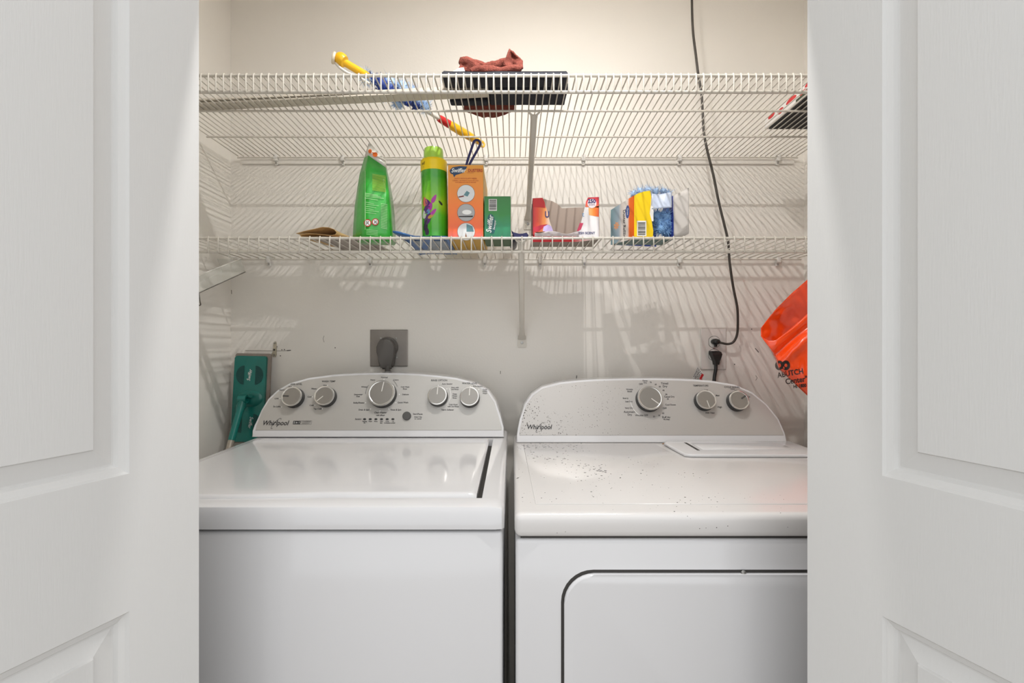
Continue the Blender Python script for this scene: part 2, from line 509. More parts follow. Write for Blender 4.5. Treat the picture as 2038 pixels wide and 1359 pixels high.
ZU, YUF = 1.76, 1.031
ZL, YLF = 1.4415, 1.196
upper = shelf('wire_shelf', ZU, YUF, -.859, .894, .01632, 3, .0355, 'upper closely spaced white wire shelf holding towels and a duster', (552, 684, 968, 1160, 1350, 1545))
lower = shelf('wire_shelf', ZL, YLF, -.872, .905, .02555, 2, .0345, 'lower wide spaced white wire shelf holding cleaning supply boxes', (538, 738, 965, 1075, 1162, 1350, 1545))

def brace(root, top, bottom, tab_h):
    top = Vector(top); bottom = Vector(bottom)
    x = bottom.x
    bm = B()
    d = (bottom - top).normalized(); side = Vector((1, 0, 0)); nn = d.cross(side).normalized()
    if nn.y > 0: nn = -nn
    rings = []
    L = (bottom - top).length
    for t, w, h in ((0, .010, .003), (.04, .0085, .006), (.5, .0078, .0075), (.88, .0078, .0075), (.95, .0095, .005), (1.0, .0130, .0022)):
        p = top + d * (L * t)
        rings.append([p - side * w, p - side * w * .7 + nn * h, p + nn * h * 1.25, p + side * w * .7 + nn * h, p + side * w])
    loft(bm, rings)
    br = obj('support_brace', bm, WIREW, root, .9)
    bm = B()
    P = [(x - .013, bottom.z + .012), (x + .013, bottom.z + .012), (x + .0145, bottom.z - tab_h + .004), (x + .012, bottom.z - tab_h), (x - .012, bottom.z - tab_h), (x - .0145, bottom.z - tab_h + .004)]
    prism(bm, [(a, YW - .0035, b) for a, b in P], (0, .0030, 0)); obj('brace_foot', bm, WIREW, br)
    bm = B(); lathe(bm, [(0, 0), (.0045, 0), (.004, .002), (0, .0028)], frame((x, YW - .0036, bottom.z - tab_h * .42), (1, 0, 0), (0, 0, 1)), 14); obj('brace_screw', bm, SCREW, br)
    bm = B()
    for s in (-1, 1):
        tube(bm, [top + Vector((s * .004, 0, -.004)), top + Vector((s * .013, -.003, .003)), top + Vector((s * .013, -.003, .009))], .0025, 6)
    obj('brace_hook', bm, WIREW, br)
brace(upper, (.0556, 1.187, ZU - .009), (.0505, YW - .004, 1.563), .030)
brace(lower, (.0235, 1.205, ZL - .007), (.0315, YW - .004, 1.187), .026)
# ------------------------------------------------------------------ appliances
def console_frame(y0, z0, y1, z1):
    v = Vector((0, y1 - y0, z1 - z0)).normalized()
    return frame((0, y0, z0), (1, 0, 0), v)
def pix_on(M, px, py, h=0.0):
    """plane coordinates (u, v) of the photo pixel on the plane of M, raised by h"""
    n = Vector((M[0][2], M[1][2], M[2][2])); o = Vector((M[0][3], M[1][3], M[2][3])) + n * h
    c = Vector((0, 0, CAMH)); d = Vector(((px - 1019) / F, 1, (679.5 - py) / F))
    t = (o - c).dot(n) / d.dot(n)
    p = M.inverted() @ (c + d * t)
    return p.x, p.y

def console(root, M, outline, depth, plate_mat, foot_v):
    """arched control console: white shell, silver face plate"""
    P = [pix_on(M, *p) for p in outline]
    bm = B()
    P3 = [M @ Vector((u, v, 0)) for u, v in P]
    prism(bm, P3, (0, depth, 0), .0035, 3)
    shell = obj('console', bm, APPL, root, .5)
    uc = (min(p[0] for p in P) + max(p[0] for p in P)) / 2
    inner = []
    n = len(P)
    for i in range(n):                      # inset outline
        a = Vector(P[i - 1]) if i else Vector(P[i]); b = Vector(P[min(i + 1, n - 1)])
        t = (b - a).normalized(); q = Vector((t.y, -t.x))
        p = Vector(P[i]) + q * .0055
        inner.append(p)
    inner = [p for p in inner if p.y > foot_v + .001]
    # cut at the foot band
    def at_v(A, Bp): 
        t = (foot_v - A.y) / (Bp.y - A.y); return A.lerp(Bp, t)
    L = [Vector(P[0]) + Vector((.0065, 0)), inner[0]]
    R = [inner[-1], Vector(P[-1]) - Vector((.0065, 0))]
    pl = [at_v(*L)] + inner + [at_v(*R)]
    bm = B(); nn = Vector((M[0][2], M[1][2], M[2][2]))
    prism(bm, [M @ Vector((p.x, p.y, -.004)) for p in pl], nn * .0052, .0008, 1)
    plate = obj('face_plate', bm, plate_mat, shell, .5)
    return shell, plate, P

def knob(shell, M, px, py, rpx, ang, skirt=.019, style='line'):
    h = skirt + .003
    u, v = pix_on(M, px, py, h)
    sc = (M @ Vector((u, v, h))).y / F
    r = rpx * sc
    K = M @ Matrix.Translation((u, v, .001))
    bm = B(); lathe(bm, [(r * 1.03, 0), (r * 1.03, .003), (r * .98, skirt - .001), (r * .90, skirt)], K, 40)
    kn = obj('knob', bm, BLACKP, shell, .6)
    bm = B(); lathe(bm, [(r * .84, h - .0002), (r * .88, h + .0008), (r * .97, h + .0004), (r * 1.0, h - .002), (r * .97, skirt - .003)], K, 40, close=False)
    obj('knob_ring', bm, CHROME, kn, .8)
    bm = B(); lathe(bm, [(r * .87, h - .003), (r * .86, h - .0004), (0, h - .0002)], K, 40)
    obj('knob_face', bm, KNOBF, kn, .6)
    bm = B(); a = math.radians(ang); c, s = math.cos(a), math.sin(a)
    KM = K @ Matrix.Rotation(a, 4, 'Z')
    if style == 'line': quad(bm, KM, r * .1, r * .84, -.0011, .0011, h + .0003)
    else: quad(bm, KM, r * .25, r * .84, -.0022, .0022, h + .0003)
    obj('knob_pointer', bm, PLASW if style == 'line' else DGREY, kn)
    return u, v, r

def labels(shell, M, items, m, name):
    bm = B()
    for it in items:
        s, px, py, size = it[:4]
        u, v = pix_on(M, px, py, .0014)
        text(bm, s, M, size * .00141, u, v, 'CENTER', z=.0016, squash=it[4] if len(it) > 4 else .95, shear=it[5] if len(it) > 5 else 0, bold=.00012)
    o = obj(name, bm, m, shell, recalc=False); o['kind'] = 'stuff'
    return o

def brand_logo(shell, M, px, py, size, w=1.0):
    bm = B(); u, v = pix_on(M, px, py, .0014)
    text(bm, 'Whirlpool', M, size * .00141, u, v, 'CENTER', z=.0016, shear=.22, squash=w, bold=.00035)
    k = size * .00141
    Mr = M @ Matrix.Translation((u + .12 * k, v - .05 * k, 0)) @ Matrix.Rotation(math.radians(52), 4, 'Z')
    arc(bm, Mr, 0, 0, k * .95, -30, 215, k * .07, z=.0017, n=30, ry=k * .26)
    obj('brand_lettering', bm, INK, shell, recalc=False)

# ---- washer
wx0, wx1 = -.7125, -.0125
wyf, wyb = .757, 1.41
wz = .9165
washer = thing('washing_machine', ((wx0 + wx1) / 2, (wyf + wyb) / 2, 0), 'white top-loading washing machine with a five-knob silver console, left of the dryer', 'washing machine')
bm = B(); box(bm, wx0 + .003, wx1 - .003, wyf + .004, wyb, .02, wz - .0425, .006, 3); obj('cabinet', bm, APPL, washer, .6)
bm = B(); box(bm, wx0 + .010, wx1 - .010, wyf + .011, wyb - .01, wz - .048, wz - .036); obj('seam', bm, GAPM, washer)
for fx in (wx0 + .06, wx1 - .06):
    for fy in (wyf + .06, wyb - .06):
        bm = B(); tube(bm, [(fx, fy, 0), (fx, fy, .03)], .02, 14); obj('foot', bm, DGREY, washer)
# top: rim frame around the lid well
lx0, lx1, ly0, ly1 = wx0 + .026, wx1 - .038, .795, 1.272
def rim_frame(bm, X0, X1, Y0, Y1, z0, z1, hx0, hx1, hy0, hy1, scoop=None):
    """top skirt with a rounded front edge and a rectangular well"""
    r = .012
    prof = [(Y0, z0), (Y0, z1 - r), (Y0 + r * .29, z1 - r * .29), (Y0 + r, z1)]
    xs = [X0, X0 + .004, X0 + .014, hx0, hx1, X1 - .014, X1 - .004, X1]
    def drop(x):
        e = min(x - X0, X1 - x)
        return .010 if e < .001 else (.0035 if e < .005 else 0)
    ins = lambda x: (.008 if min(x - X0, X1 - x) < .001 else (.002 if min(x - X0, X1 - x) < .005 else 0))
    rows = [[bm.verts.new((x, y + ins(x), (z - drop(x)) if k else z)) for x in xs] for k, (y, z) in enumerate(prof)]
    rows.append([bm.verts.new((x, hy0, z1 - drop(x))) for x in xs])
    rows.append([bm.verts.new((x, hy1, z1 - drop(x))) for x in xs])
    rows.append([bm.verts.new((x, Y1, z1 - drop(x))) for x in xs])
    rows.append([bm.verts.new((x, Y1, z0)) for x in xs])
    for i, (A, Bq) in enumerate(zip(rows, rows[1:])):
        for k in range(len(xs) - 1):
            if i == 4 and k == 3: continue
            bm.faces.new((A[k], A[k + 1], Bq[k + 1], Bq[k]))
    for k in (0, len(xs) - 1):
        col = [r_[k] for r_ in rows]
        bm.faces.new(col)
    # well walls and floor
    c = [rows[4][3], rows[4][4], rows[5][4], rows[5][3]]
    d = [bm.verts.new(v.co - Vector((0, 0, .018))) for v in c]
    for k in range(4): bm.faces.new((c[k], c[(k + 1) % 4], d[(k + 1) % 4], d[k]))
bm = B(); rim_frame(bm, wx0, wx1, wyf, wyb, wz - .038, wz, lx0, lx1, ly0, ly1); obj('top_frame', bm, APPL, washer, .7)
bm = B(); box(bm, lx0 + .001, lx1 - .001, ly0 + .001, ly1 - .001, wz - .024, wz - .0175); obj('lid_well', bm, GAPM, washer)
# lid: slightly domed slab with a rolled, bowed front lip
bm = B()
X0, X1 = lx0 + .003, lx1 - .010
def lid_pt(u, v):
    x = lin(X0, X1, u)
    e = min(u, 1 - u) * (X1 - X0)
    bow = .013 * max(0, 1 - ((x + .50) / .17) ** 2) if abs(x + .50) < .17 else 0
    yfr = ly0 + .004 - bow
    y = lin(yfr, ly1 - .004, v)
    z = wz + .0055
    dv = (y - yfr)
    if dv < .012: z -= .0135 * (1 - dv / .012) ** 2
    if e < .010: z -= .005 * (1 - e / .010) ** 2
    if (1 - v) < .02: z -= .003
    return Vector((x, y, z))
us = [0, .004, .009, .016] + [.03 + .94 * k / 26 for k in range(27)] + [.984, .991, .996, 1]
vsn = [0, .004, .009, .015, .022, .03] + [.1 + .85 * k / 6 for k in range(7)] + [.985, 1]
G = [[bm.verts.new(lid_pt(u, v)) for v in vsn] for u in us]
for i in range(len(us) - 1):
    for j in range(len(vsn) - 1): bm.faces.new((G[i][j], G[i + 1][j], G[i + 1][j + 1], G[i][j + 1]))
edge = [G[i][0] for i in range(len(us))] + [G[-1][j] for j in range(1, len(vsn))] + [G[i][-1] for i in range(len(us) - 2, -1, -1)] + [G[0][j] for j in range(len(vsn) - 2, 0, -1)]
low = [bm.verts.new((v.co.x, v.co.y, wz - .012)) for v in edge]
for k in range(len(edge)): bm.faces.new((edge[k], low[k], low[(k + 1) % len(edge)], edge[(k + 1) % len(edge)]))
lid = obj('lid', bm, APPL, washer, .7)
# console
MW = console_frame(1.289, .9185, 1.355, 1.0895)
WO = [(500.5, 870), (503, 857), (507, 846), (519, 817), (533, 794), (551, 777), (577, 762), (615, 752), (666, 745.5), (710, 743), (755, 742), (800, 742.5), (832, 744), (872, 747.5), (908, 752), (946, 762), (972, 777), (987, 799), (996, 827), (1002, 850), (1004, 870)]
shell, plate, _ = console(washer, MW, WO, .07, SILVER, .0190)
knob(shell, MW, 580, 788.5, 20, 178, style='bar')
knob(shell, MW, 645, 787, 20, 222)
knob(shell, MW, 759, 781.5, 27, 82)
knob(shell, MW, 870, 786.5, 19.5, 88)
knob(shell, MW, 934, 788.5, 19.5, 88)
u, v = pix_on(MW, 809.5, 827.5, .004)
bm = B(); lathe(bm, [(.0118, 0), (.0118, .004), (.0105, .0055), (0, .0058)], MW @ Matrix.Translation((u, v, .001)), 24); obj('start_button', bm, DGREY, shell, .7)
for px in (725.5, 736.8, 748, 759.2, 770.5, 781.8):
    u, v = pix_on(MW, px, 834, .002)
    bm = B(); lathe(bm, [(1, 0), (1, .0005), (0, .0007)], MW @ Matrix.Translation((u, v, .0012)) @ Matrix.Diagonal((.0044, .0027, 1, 1)), 14); obj('status_light', bm, INK, shell)
labels(shell, MW, [('SOIL LEVEL', 590, 764.5, 5.0), ('WASH TEMP', 654, 759, 5.2), ('RINSE OPTION', 874, 757, 5.2), ('WATER LEVEL', 935, 763, 5.2),
    ('Heavy', 579, 769.5, 4.3), ('Normal', 562, 776, 4.2), ('Light', 550.5, 793, 4.3), ('Ex Light', 551, 809, 4.6),
    ('Hot', 646.5, 767, 4.3), ('Warm', 625, 773.5, 4.3), ('Cool', 616, 789.5, 4.3), ('Cold', 620, 806.5, 4.4), ('Tap Cold', 632, 813.5, 4.5),
    ('Normal', 765, 751, 4.6), ('Heavy', 742, 756, 4.2), ('Colors', 788, 756, 4.2), ('Whites', 725, 770, 4.3), ('Deepwater\nSoak', 713, 787, 4.0), ('Bulky/Sheets', 714, 801.5, 4.4), ('Drain & Spin', 724.5, 815.5, 4.4), ('Cold Wash\nRinse', 806, 772, 4.0), ('Delicate', 807, 785, 4.2), ('Quick Wash', 802, 801, 4.4), ('Rinse & Spin', 788, 815.5, 4.4), ('Clean Washer', 757, 821, 4.5, .95, .2), ('with affresh', 757, 826.5, 4.0, .9, .2),
    ('Sensing', 713, 834, 4.4), ('Sensing\nFill', 725.5, 840, 3.2), ('Wash', 737, 838.5, 3.2), ('Rinse', 748, 838.5, 3.2), ('Final\nSpin', 759.2, 840, 3.2), ('Cycle\nComplete', 770.5, 840, 3.2), ('Lid\nLocked', 782, 840, 3.2),
    ('Start/Pause', 831.5, 824, 4.4), ('Hold 3 Sec\nto Cancel', 832, 831.5, 3.6),
    ('Auto Sensing', 890, 764, 4.2), ('Auto with\n2nd Rinse', 905.5, 773, 3.9), ('Deep\nWater\nRinse', 905, 788, 4.0), ('Cold Wash\nwith 2nd Rinse', 902, 807, 3.9), ('Fabric Softener', 891, 815.5, 4.2), ('Auto Sensing', 951, 768.5, 4.0), ('Deep\nWater\nWash', 965, 779, 4.0)], INK, 'printed_labels')
bm = B()
for px, py in ((583, 769), (558, 793), (561, 810), (652.5, 767), (622, 790), (627, 806.5), (642, 813.5), (764.5, 755), (748, 760), (728, 801.5), (738, 814), (756.5, 818), (774, 814), (788, 801.5), (795, 785), (872.5, 767), (889.5, 774), (936, 769.5), (953, 775)):
    u, v = pix_on(MW, px, py); disc(bm, MW, u, v, .0013, z=.0016, n=10)
u, v = pix_on(MW, 870, 786.5); arc(bm, MW, u, v, .0385, -88, 32, .0007, z=.0016)
obj('printed_dots', bm, WINK, shell, recalc=False)
bm = B(); u, v = pix_on(MW, 759, 781.5); arc(bm, MW, u, v, .0440, 150, 185, .0009, z=.0016); arc(bm, MW, u, v, .0470, 22, 50, .0009, z=.0016)
u, v = pix_on(MW, 591, 841); quad(bm, MW, u - .010, u + .010, v - .0048, v + .0048, .0016)
u2, v2 = pix_on(MW, 609, 841)
for a, b, c_, d_ in ((-.016, .016, .0045, .0050), (-.016, .016, -.0050, -.0045), (.0155, .016, -.005, .005)): quad(bm, MW, u2 + a, u2 + b, v2 + c_, v2 + d_, .0016)
text(bm, 'CONSERVE', MW, .0054, u2, v2 + .002, z=.0016); text(bm, 'WARRANTY', MW, .0040, u2, v2 - .0025, z=.0016)
obj('printed_lines', bm, INK, shell, recalc=False)
bm = B(); text(bm, '2 in 1', MW, .0075, u, v, z=.0019); obj('badge_lettering', bm, WINK, shell, recalc=False)
brand_logo(shell, MW, 548, 842, 13.2, .92)

# ---- dryer
dx0, dx1 = .004, .752
dyf, dyb = .757, 1.40
dz = .904
DRYTOP = speck_mat('dusty dryer enamel', C(216, 213, 211), .2, 0, .25, 150, .72, 7, .40, .66, grad=(.05, .75))
DRYFACE = speck_mat('dusty silver panel', C(186, 182, 178), .38, .35, 0, 300, .75, 14, .28, .60, speck=C(96, 90, 85), grad=(.02, .6))
dryer = thing('clothes_dryer', ((dx0 + dx1) / 2, (dyf + dyb) / 2, 0), 'white clothes dryer with a dusty three-knob silver console, right of the washer', 'dryer')
bm = B(); box(bm, dx0 + .002, dx1 - .002, dyf + .004, dyb, .02, dz - .0435, .006, 3)
obj('cabinet', bm, APPL, dryer, .6)
for fx in (dx0 + .06, dx1 - .06):
    for fy in (dyf + .06, dyb - .06):
        bm = B(); tube(bm, [(fx, fy, 0), (fx, fy, .03)], .02, 14); obj('foot', bm, DGREY, dryer)
bm = B(); box(bm, dx0 + .010, dx1 - .010, dyf + .011, dyb - .01, dz - .048, dz - .036); obj('seam', bm, GAPM, dryer)
bm = B(); box(bm, dx0, dx1, dyf, dyb, dz - .0395, dz, .011, 4); obj('top_panel', bm, DRYTOP, dryer, .8)
# shallow raised field on the top
bm = B(); prism(bm, [(.040, .80, dz - .001), (.735, .80, dz - .001), (.735, 1.10, dz - .001), (.40, 1.115, dz - .001), (.385, 1.262, dz - .001), (.030, 1.262, dz - .001)], (0, 0, .0024), .0018, 2)
obj('top_field', bm, DRYTOP, dryer, .8)
# lint screen lid
bm = B(); prism(bm, [(.425, 1.120, dz), (.748, 1.120, dz), (.748, 1.274, dz), (.415, 1.274, dz), (.402, 1.25, dz), (.412, 1.13, dz)], (0, 0, .0085), .004, 3)
lint = obj('lint_lid', bm, APPL, dryer, .8)
bm = B(); box(bm, .47, .70, 1.165, 1.245, dz + .008, dz + .0100, .0009, 1); obj('lint_lid_panel', bm, APPL, lint, .8)
bm = B(); box(bm, .455, .462, 1.16, 1.25, dz + .0080, dz + .0089); obj('lint_lid_slot', bm, GAPM, lint)
# door panel with rounded corners and a dark gap round it
def rrect(x0, x1, z0, z1, r, n=8):
    P = []
    for cx, cz, a0 in ((x1 - r, z1 - r, 0), (x0 + r, z1 - r, 90), (x0 + r, z0 + r, 180), (x1 - r, z0 + r, 270)):
        for k in range(n + 1):
            a = math.radians(a0 + 90 * k / n); P.append((cx + r * math.cos(a), cz + r * math.sin(a)))
    return P
bm = B(); prism(bm, [(x, dyf + .0037, z) for x, z in rrect(.0790, .678, .20, .8125, .052)], (0, .004, 0)); obj('door_gap', bm, GAPM, dryer)
bm = B(); prism(bm, [(x, dyf - .004, z) for x, z in rrect(.0835, .6735, .2045, .8080, .048)], (0, .010, 0), .0045, 4); ddoor = obj('dryer_door', bm, APPL, dryer, .6)
bm = B(); lathe(bm, [(0, 0), (.0045, 0), (.004, .002), (0, .0027)], frame((.3715, dyf + .001, .8085), (1, 0, 0), (0, 0, 1)), 14); obj('door_screw', bm, SCREW, dryer)
MD = console_frame(1.285, .9055, 1.350, 1.0735)
DO = [(1027.5, 881), (1029, 866), (1031, 852), (1035, 833), (1043.5, 805), (1058, 784.5), (1079, 770), (1114, 761), (1150, 757), (1182, 755), (1220, 753.7), (1255, 753), (1300, 752.8), (1344, 753.5), (1380, 755), (1417, 758), (1461.5, 765), (1497, 780), (1526, 803.6), (1550, 833), (1563, 862), (1567, 881)]
dshell, dplate, _ = console(dryer, MD, DO, .065, DRYFACE, .0190)
knob(dshell, MD, 1294, 791.5, 25, -38)
knob(dshell, MD, 1406, 795, 19.5, -78)
knob(dshell, MD, 1471.5, 796, 19.5, 32, style='bar')
labels(dshell, MD, [('Wrinkle\nShield', 1253, 777, 4.3), ('OFF', 1275.5, 764.5, 4.8), ('Damp\nDry', 1284, 759.5, 4.3), ('70', 1295, 761, 4.2), ('60', 1305, 765, 4.2), ('50', 1313, 769.5, 4.2), ('Timed\nDry', 1323, 766, 6.0), ('40', 1320.5, 777, 4.4), ('30', 1326, 785, 4.4), ('Casual Dry', 1332, 789.5, 4.8), ('20', 1329, 794, 4.2), ('Cool Down', 1334.5, 805.5, 4.6), ('OFF', 1323, 812.5, 4.8), ('10', 1319.5, 822.5, 4.6), ('20', 1312, 827, 4.4), ('30', 1301.5, 829, 4.4), ('Fluff Air', 1326, 830.5, 5.4), ('No Heat', 1326.5, 834.5, 3.6),
    ('Less Dry', 1251.5, 799, 4.3), ('Energy', 1245, 792.5, 4.3), ('Very Dry', 1252, 812, 4.6), ('Automatic\nDry', 1253, 822.5, 5.6), ('Wrinkle OFF', 1277, 826.5, 5.0),
    ('TEMPERATURE', 1394.5, 767.5, 5.0), ('Low', 1405.5, 776, 4.2), ('Med', 1428, 787, 4.4), ('High', 1432.5, 810, 5.0), ('High Heat', 1413, 821.5, 4.6), ('CYCLE SIGNAL', 1457, 770.5, 5.0), ('Off', 1464.5, 778, 4.2), ('On', 1490, 789.5, 4.6), ('Volume', 1458, 774, 3.0)], INK, 'printed_labels')
bm = B(); u, v = pix_on(MD, 1291, 797); arc(bm, MD, u, v, .0515, 180, 235, .0009, z=.0016); arc(bm, MD, u, v, .0515, 255, 310, .0006, z=.0016); obj('printed_arcs', bm, WINK, dshell, recalc=False)
brand_logo(dshell, MD, 1073, 850, 12.6, .92)

# splinter of brown debris behind the console foot
bm = B(); P = [(1318, 886), (1332, 884.5), (1345, 884), (1357, 883)]
tube(bm, [W(px, py, 1.262) * 1 + Vector((0, 0, 0)) for px, py in P], [.0012, .0028, .0034, .0014], 6)
zmin = min(v.co.z for v in bm.verts)
for v_ in bm.verts: v_.co.z += dz + .0016 - zmin
tag(obj('wood_splinter', bm, mat('brown splinter', C(150, 112, 74), .7), None, True), 'thin brown splinter lying on the dryer top by its console', 'splinter')
# ------------------------------------------------------------------ things on the lower shelf
DL = ZL + .0025                # standing height on the lower deck wires
def carton(name, x0, x1, y0, y1, h, m, label, side_m=None, z=None):
    z = DL if z is None else z
    root = thing(name, ((x0 + x1) / 2, (y0 + y1) / 2, z), label, 'box')
    bm = B(); box(bm, x0, x1, y0, y1, z, z + h, .0012, 1); body = obj('carton', bm, side_m or m, root)
    bm = B(); box(bm, x0 + .0006, x1 - .0006, y0 - .0006, y0 + .0004, z + .0006, z + h - .0006); obj('front_panel', bm, m, root)
    return root, frame((x0, y0 - .0006, z), (1, 0, 0), (0, 0, 1))

# orange duster box
oy = 1.216
ox0, ox1 = (891.5 - 1019) / F * oy, (962 - 1019) / F * oy
oh = .1905
ORG = ramp_mat('orange duster box print', [(0, C(240, 110, 100)), (.12, C(245, 100, 40)), (.45, C(248, 124, 14)), (1, C(236, 158, 10))], 'Z', .35, .3)
YELB = mat('ochre carton side', C(206, 158, 30), .45)
root, M = carton('duster_box', ox0, ox1, oy, oy + .20, oh, ORG, 'tall orange duster kit box standing beside the spray can', YELB)
w = ox1 - ox0
bm = B(); poly2(bm, M, [(.004, .176), (.012, .184), (.030, .187), (.050, .186), (.045, .178), (.040, .170), (.020, .164), (.016, .158), (.013, .166), (.007, .168)], .0005); obj('logo_shape', bm, mat('logo navy', C(30, 62, 96), .4), root, recalc=False)
bm = B(); text(bm, 'Swiffer', M, .0150, .027, .1755, shear=.25, z=.0009, squash=.88, bold=.0003); obj('logo_lettering', bm, WINK, root, recalc=False)
bm = B(); text(bm, 'DUSTERS', M, .0105, .0705, .1755, z=.0006, squash=.88, bold=.0003); text(bm, 'DUSTING KIT', M, .003, .058, .1695, z=.0006)
text(bm, 'DUSTS WITH FLUFFY FIBERS', M, .0046, w / 2, .155, z=.0006, squash=1.0); text(bm, 'ATRAPA Y RETIENE EL POLVO EN CASA', M, .0038, w / 2, .1495, z=.0006); text(bm, 'AUX FIBRES DOUCES ET EPAISSES', M, .0036, w / 2, .1450, z=.0006)
obj('red_lettering', bm, mat('brick red print', C(178, 58, 22), .5), root, recalc=False)
GREYP = mat('grey picture print', C(176, 176, 176), .5); LGREY = mat('pale picture print', C(226, 228, 228), .5); TEALP = mat('teal picture print', C(98, 142, 150), .5)
for k, (cx, cz, base) in enumerate(((.0465, .1165, LGREY), (.0468, .0675, GREYP), (.0470, .0185, LGREY))):
    bm = B(); disc(bm, M, cx, cz, .0225, .0222, .0005); pic = obj('printed_picture', bm, base, root, recalc=False)
    bm = B(); arc(bm, M, cx, cz, .0225, 0, 360, .0006, .0007, 36); obj('picture_ring', bm, INK, pic, recalc=False)
    if k == 0:
        bm = B(); poly2(bm, M, [(cx - .006, cz - .004), (cx + .002, cz + .007), (cx + .010, cz + .002), (cx + .004, cz - .008)], .0009); obj('picture_duster', bm, TEALP, pic, recalc=False)
        bm = B(); poly2(bm, M, [(cx - .020, cz - .008), (cx - .006, cz - .005), (cx - .005, cz - .008), (cx - .018, cz - .0105)], .0009); obj('picture_handle', bm, mat('dark red print', C(120, 36, 24), .5), pic, recalc=False)
    elif k == 1:
        bm = B(); disc(bm, M, cx + .002, cz + .001, .012, .006, .0009); obj('picture_cloth', bm, WINK, pic, recalc=False)
        bm = B(); poly2(bm, M, [(cx - .019, cz - .009), (cx + .018, cz - .008), (cx + .017, cz - .0115), (cx - .018, cz - .0115)], .0009); obj('picture_shadow', bm, INK, pic, recalc=False)
    else:
        bm = B(); poly2(bm, M, [(cx + .001, cz), (cx + .001, cz + .020), (cx + .016, cz + .014), (cx + .020, cz)], .0009); obj('picture_blind', bm, TEALP, pic, recalc=False)
        bm = B(); poly2(bm, M, [(cx - .003, cz - .018), (cx - .001, cz - .002), (cx + .003, cz - .018)], .0009); obj('picture_handle', bm, mat('brown print', C(138, 82, 40), .5), pic, recalc=False)
# loop handle sticking out of the box
bm = B()
A = [(925, 340), (931, 318), (937, 300), (941, 288), (944, 281), (949, 278.5), (954, 281), (955.5, 287), (951, 297), (942, 313), (934, 328), (930, 340)]
tube(bm, smooth_path([W(px, py, 1.262) for px, py in A], 5), .0033, 8)
tag(obj('duster_wand', bm, NAVY, None, True), 'dark navy loop handle poking out of the orange box', 'handle')

# small green cloth box
gy = 1.214
gx0, gx1 = (963.8 - 1019) / F * gy, (1016.5 - 1019) / F * gy
GRN = ramp_mat('green cloth box print', [(0, C(20, 118, 84)), (.35, C(28, 140, 90)), (.55, C(28, 132, 44)), (1, C(30, 116, 36))], 'Z', .35, .3, .5, 14)
root, M = carton('cloth_box', gx0, gx1, gy, gy + .10, .1095, GRN, 'small green cleaning cloth box with a barcode, right of the orange box', mat('dark green side', C(62, 96, 58), .5))
bm = B(); quad(bm, M, .0115, .0325, .0715, .1015, .0005); bc = obj('barcode_field', bm, PAPER, root, recalc=False)
bm = B(); barcode(bm, M, .0130, .0310, .0735, .1000, True, 3, .0008); obj('barcode_bars', bm, INK, bc, recalc=False)
bm = B(); Mr = M @ Matrix.Translation((.0185, .038, 0)) @ Matrix.Rotation(math.radians(96), 4, 'Z'); disc(bm, Mr, 0, 0, .026, .0105, .0005); obj('logo_shape', bm, mat('teal logo print', C(18, 92, 92), .4), root, recalc=False)
bm = B(); text(bm, 'Swiffer', M, .0190, .0150, .0375, rot=math.radians(82), shear=.2, z=.0009, squash=.85, bold=.0003); text(bm, 'Sweeper', M, .0080, .0265, .0350, rot=math.radians(82), shear=.2, z=.0009, squash=.9); obj('logo_lettering', bm, WINK, root, recalc=False)

# spray can, standing on the blue packet
PK = DL + .006
cx, cy = (866.5 - 1019) / F * 1.252, 1.252
root = thing('spray_can', (cx, cy, PK), 'green and yellow spray can with a lime cap and purple flowers', 'spray can')
lean = Matrix.Translation((cx, cy, PK)) @ Matrix.Rotation(math.radians(-1.2), 4, 'Y')
CANR = .0345
bm = B(); lathe(bm, [(.030, 0), (CANR, .003), (CANR, .150), (CANR, .178)], lean, 40)
CANM = ramp_mat('green can print', [(0, C(52, 162, 44)), (.30, C(86, 182, 34)), (.50, C(160, 206, 40)), (.68, C(110, 190, 34)), (.9, C(56, 160, 30)), (1, C(64, 160, 40))], 'Z', .25, .5, .25, 30)
can = obj('can_body', bm, CANM, root, .7)
bm = B(); lathe(bm, [(CANR + .0003, .176), (CANR + .0003, .198), (.0350, .200), (.0350, .2045), (.0325, .2075), (.024, .210)], lean, 40); obj('yellow_collar', bm, mat('yellow collar', C(252, 216, 10), .35), root, .7)
bm = B(); lathe(bm, [(.0262, .206), (.0256, .232), (.0240, .2385), (.0195, .2405), (0, .241)], lean, 32)
CAPM = mat('lime translucent cap', C(176, 222, 80), .3, coat=.3); obj('cap', bm, CAPM, root, .7)
def on_can(x, z, r=CANR + .0004):   # x: arc length from the front line
    a = x / CANR - math.pi / 2
    return lean @ Vector((r * math.cos(a), r * math.sin(a), z))
def petal(name, x, z, L, Wd, rot, m, sharp=1.0):
    bm = B(); n = 14; P = []
    for k in range(n):
        a = 2 * math.pi * k / n
        p = Vector((L / 2 * math.cos(a), Wd / 2 * math.sin(a) * (1 - .35 * sharp * math.cos(a)), 0)); p.rotate(Matrix.Rotation(math.radians(rot), 3, 'Z'))
        P.append((x + p.x, z + p.y))
    c = bm.verts.new(on_can(x, z)); V = [bm.verts.new(on_can(*p)) for p in P]
    for k in range(n): bm.faces.new((c, V[k], V[(k + 1) % n]))
    obj(name, bm, m, can, recalc=False)
PUR = mat('purple print', C(86, 44, 112), .35); MAG = mat('magenta print', C(176, 50, 160), .35); DKP = mat('dark violet print', C(52, 34, 66), .35)
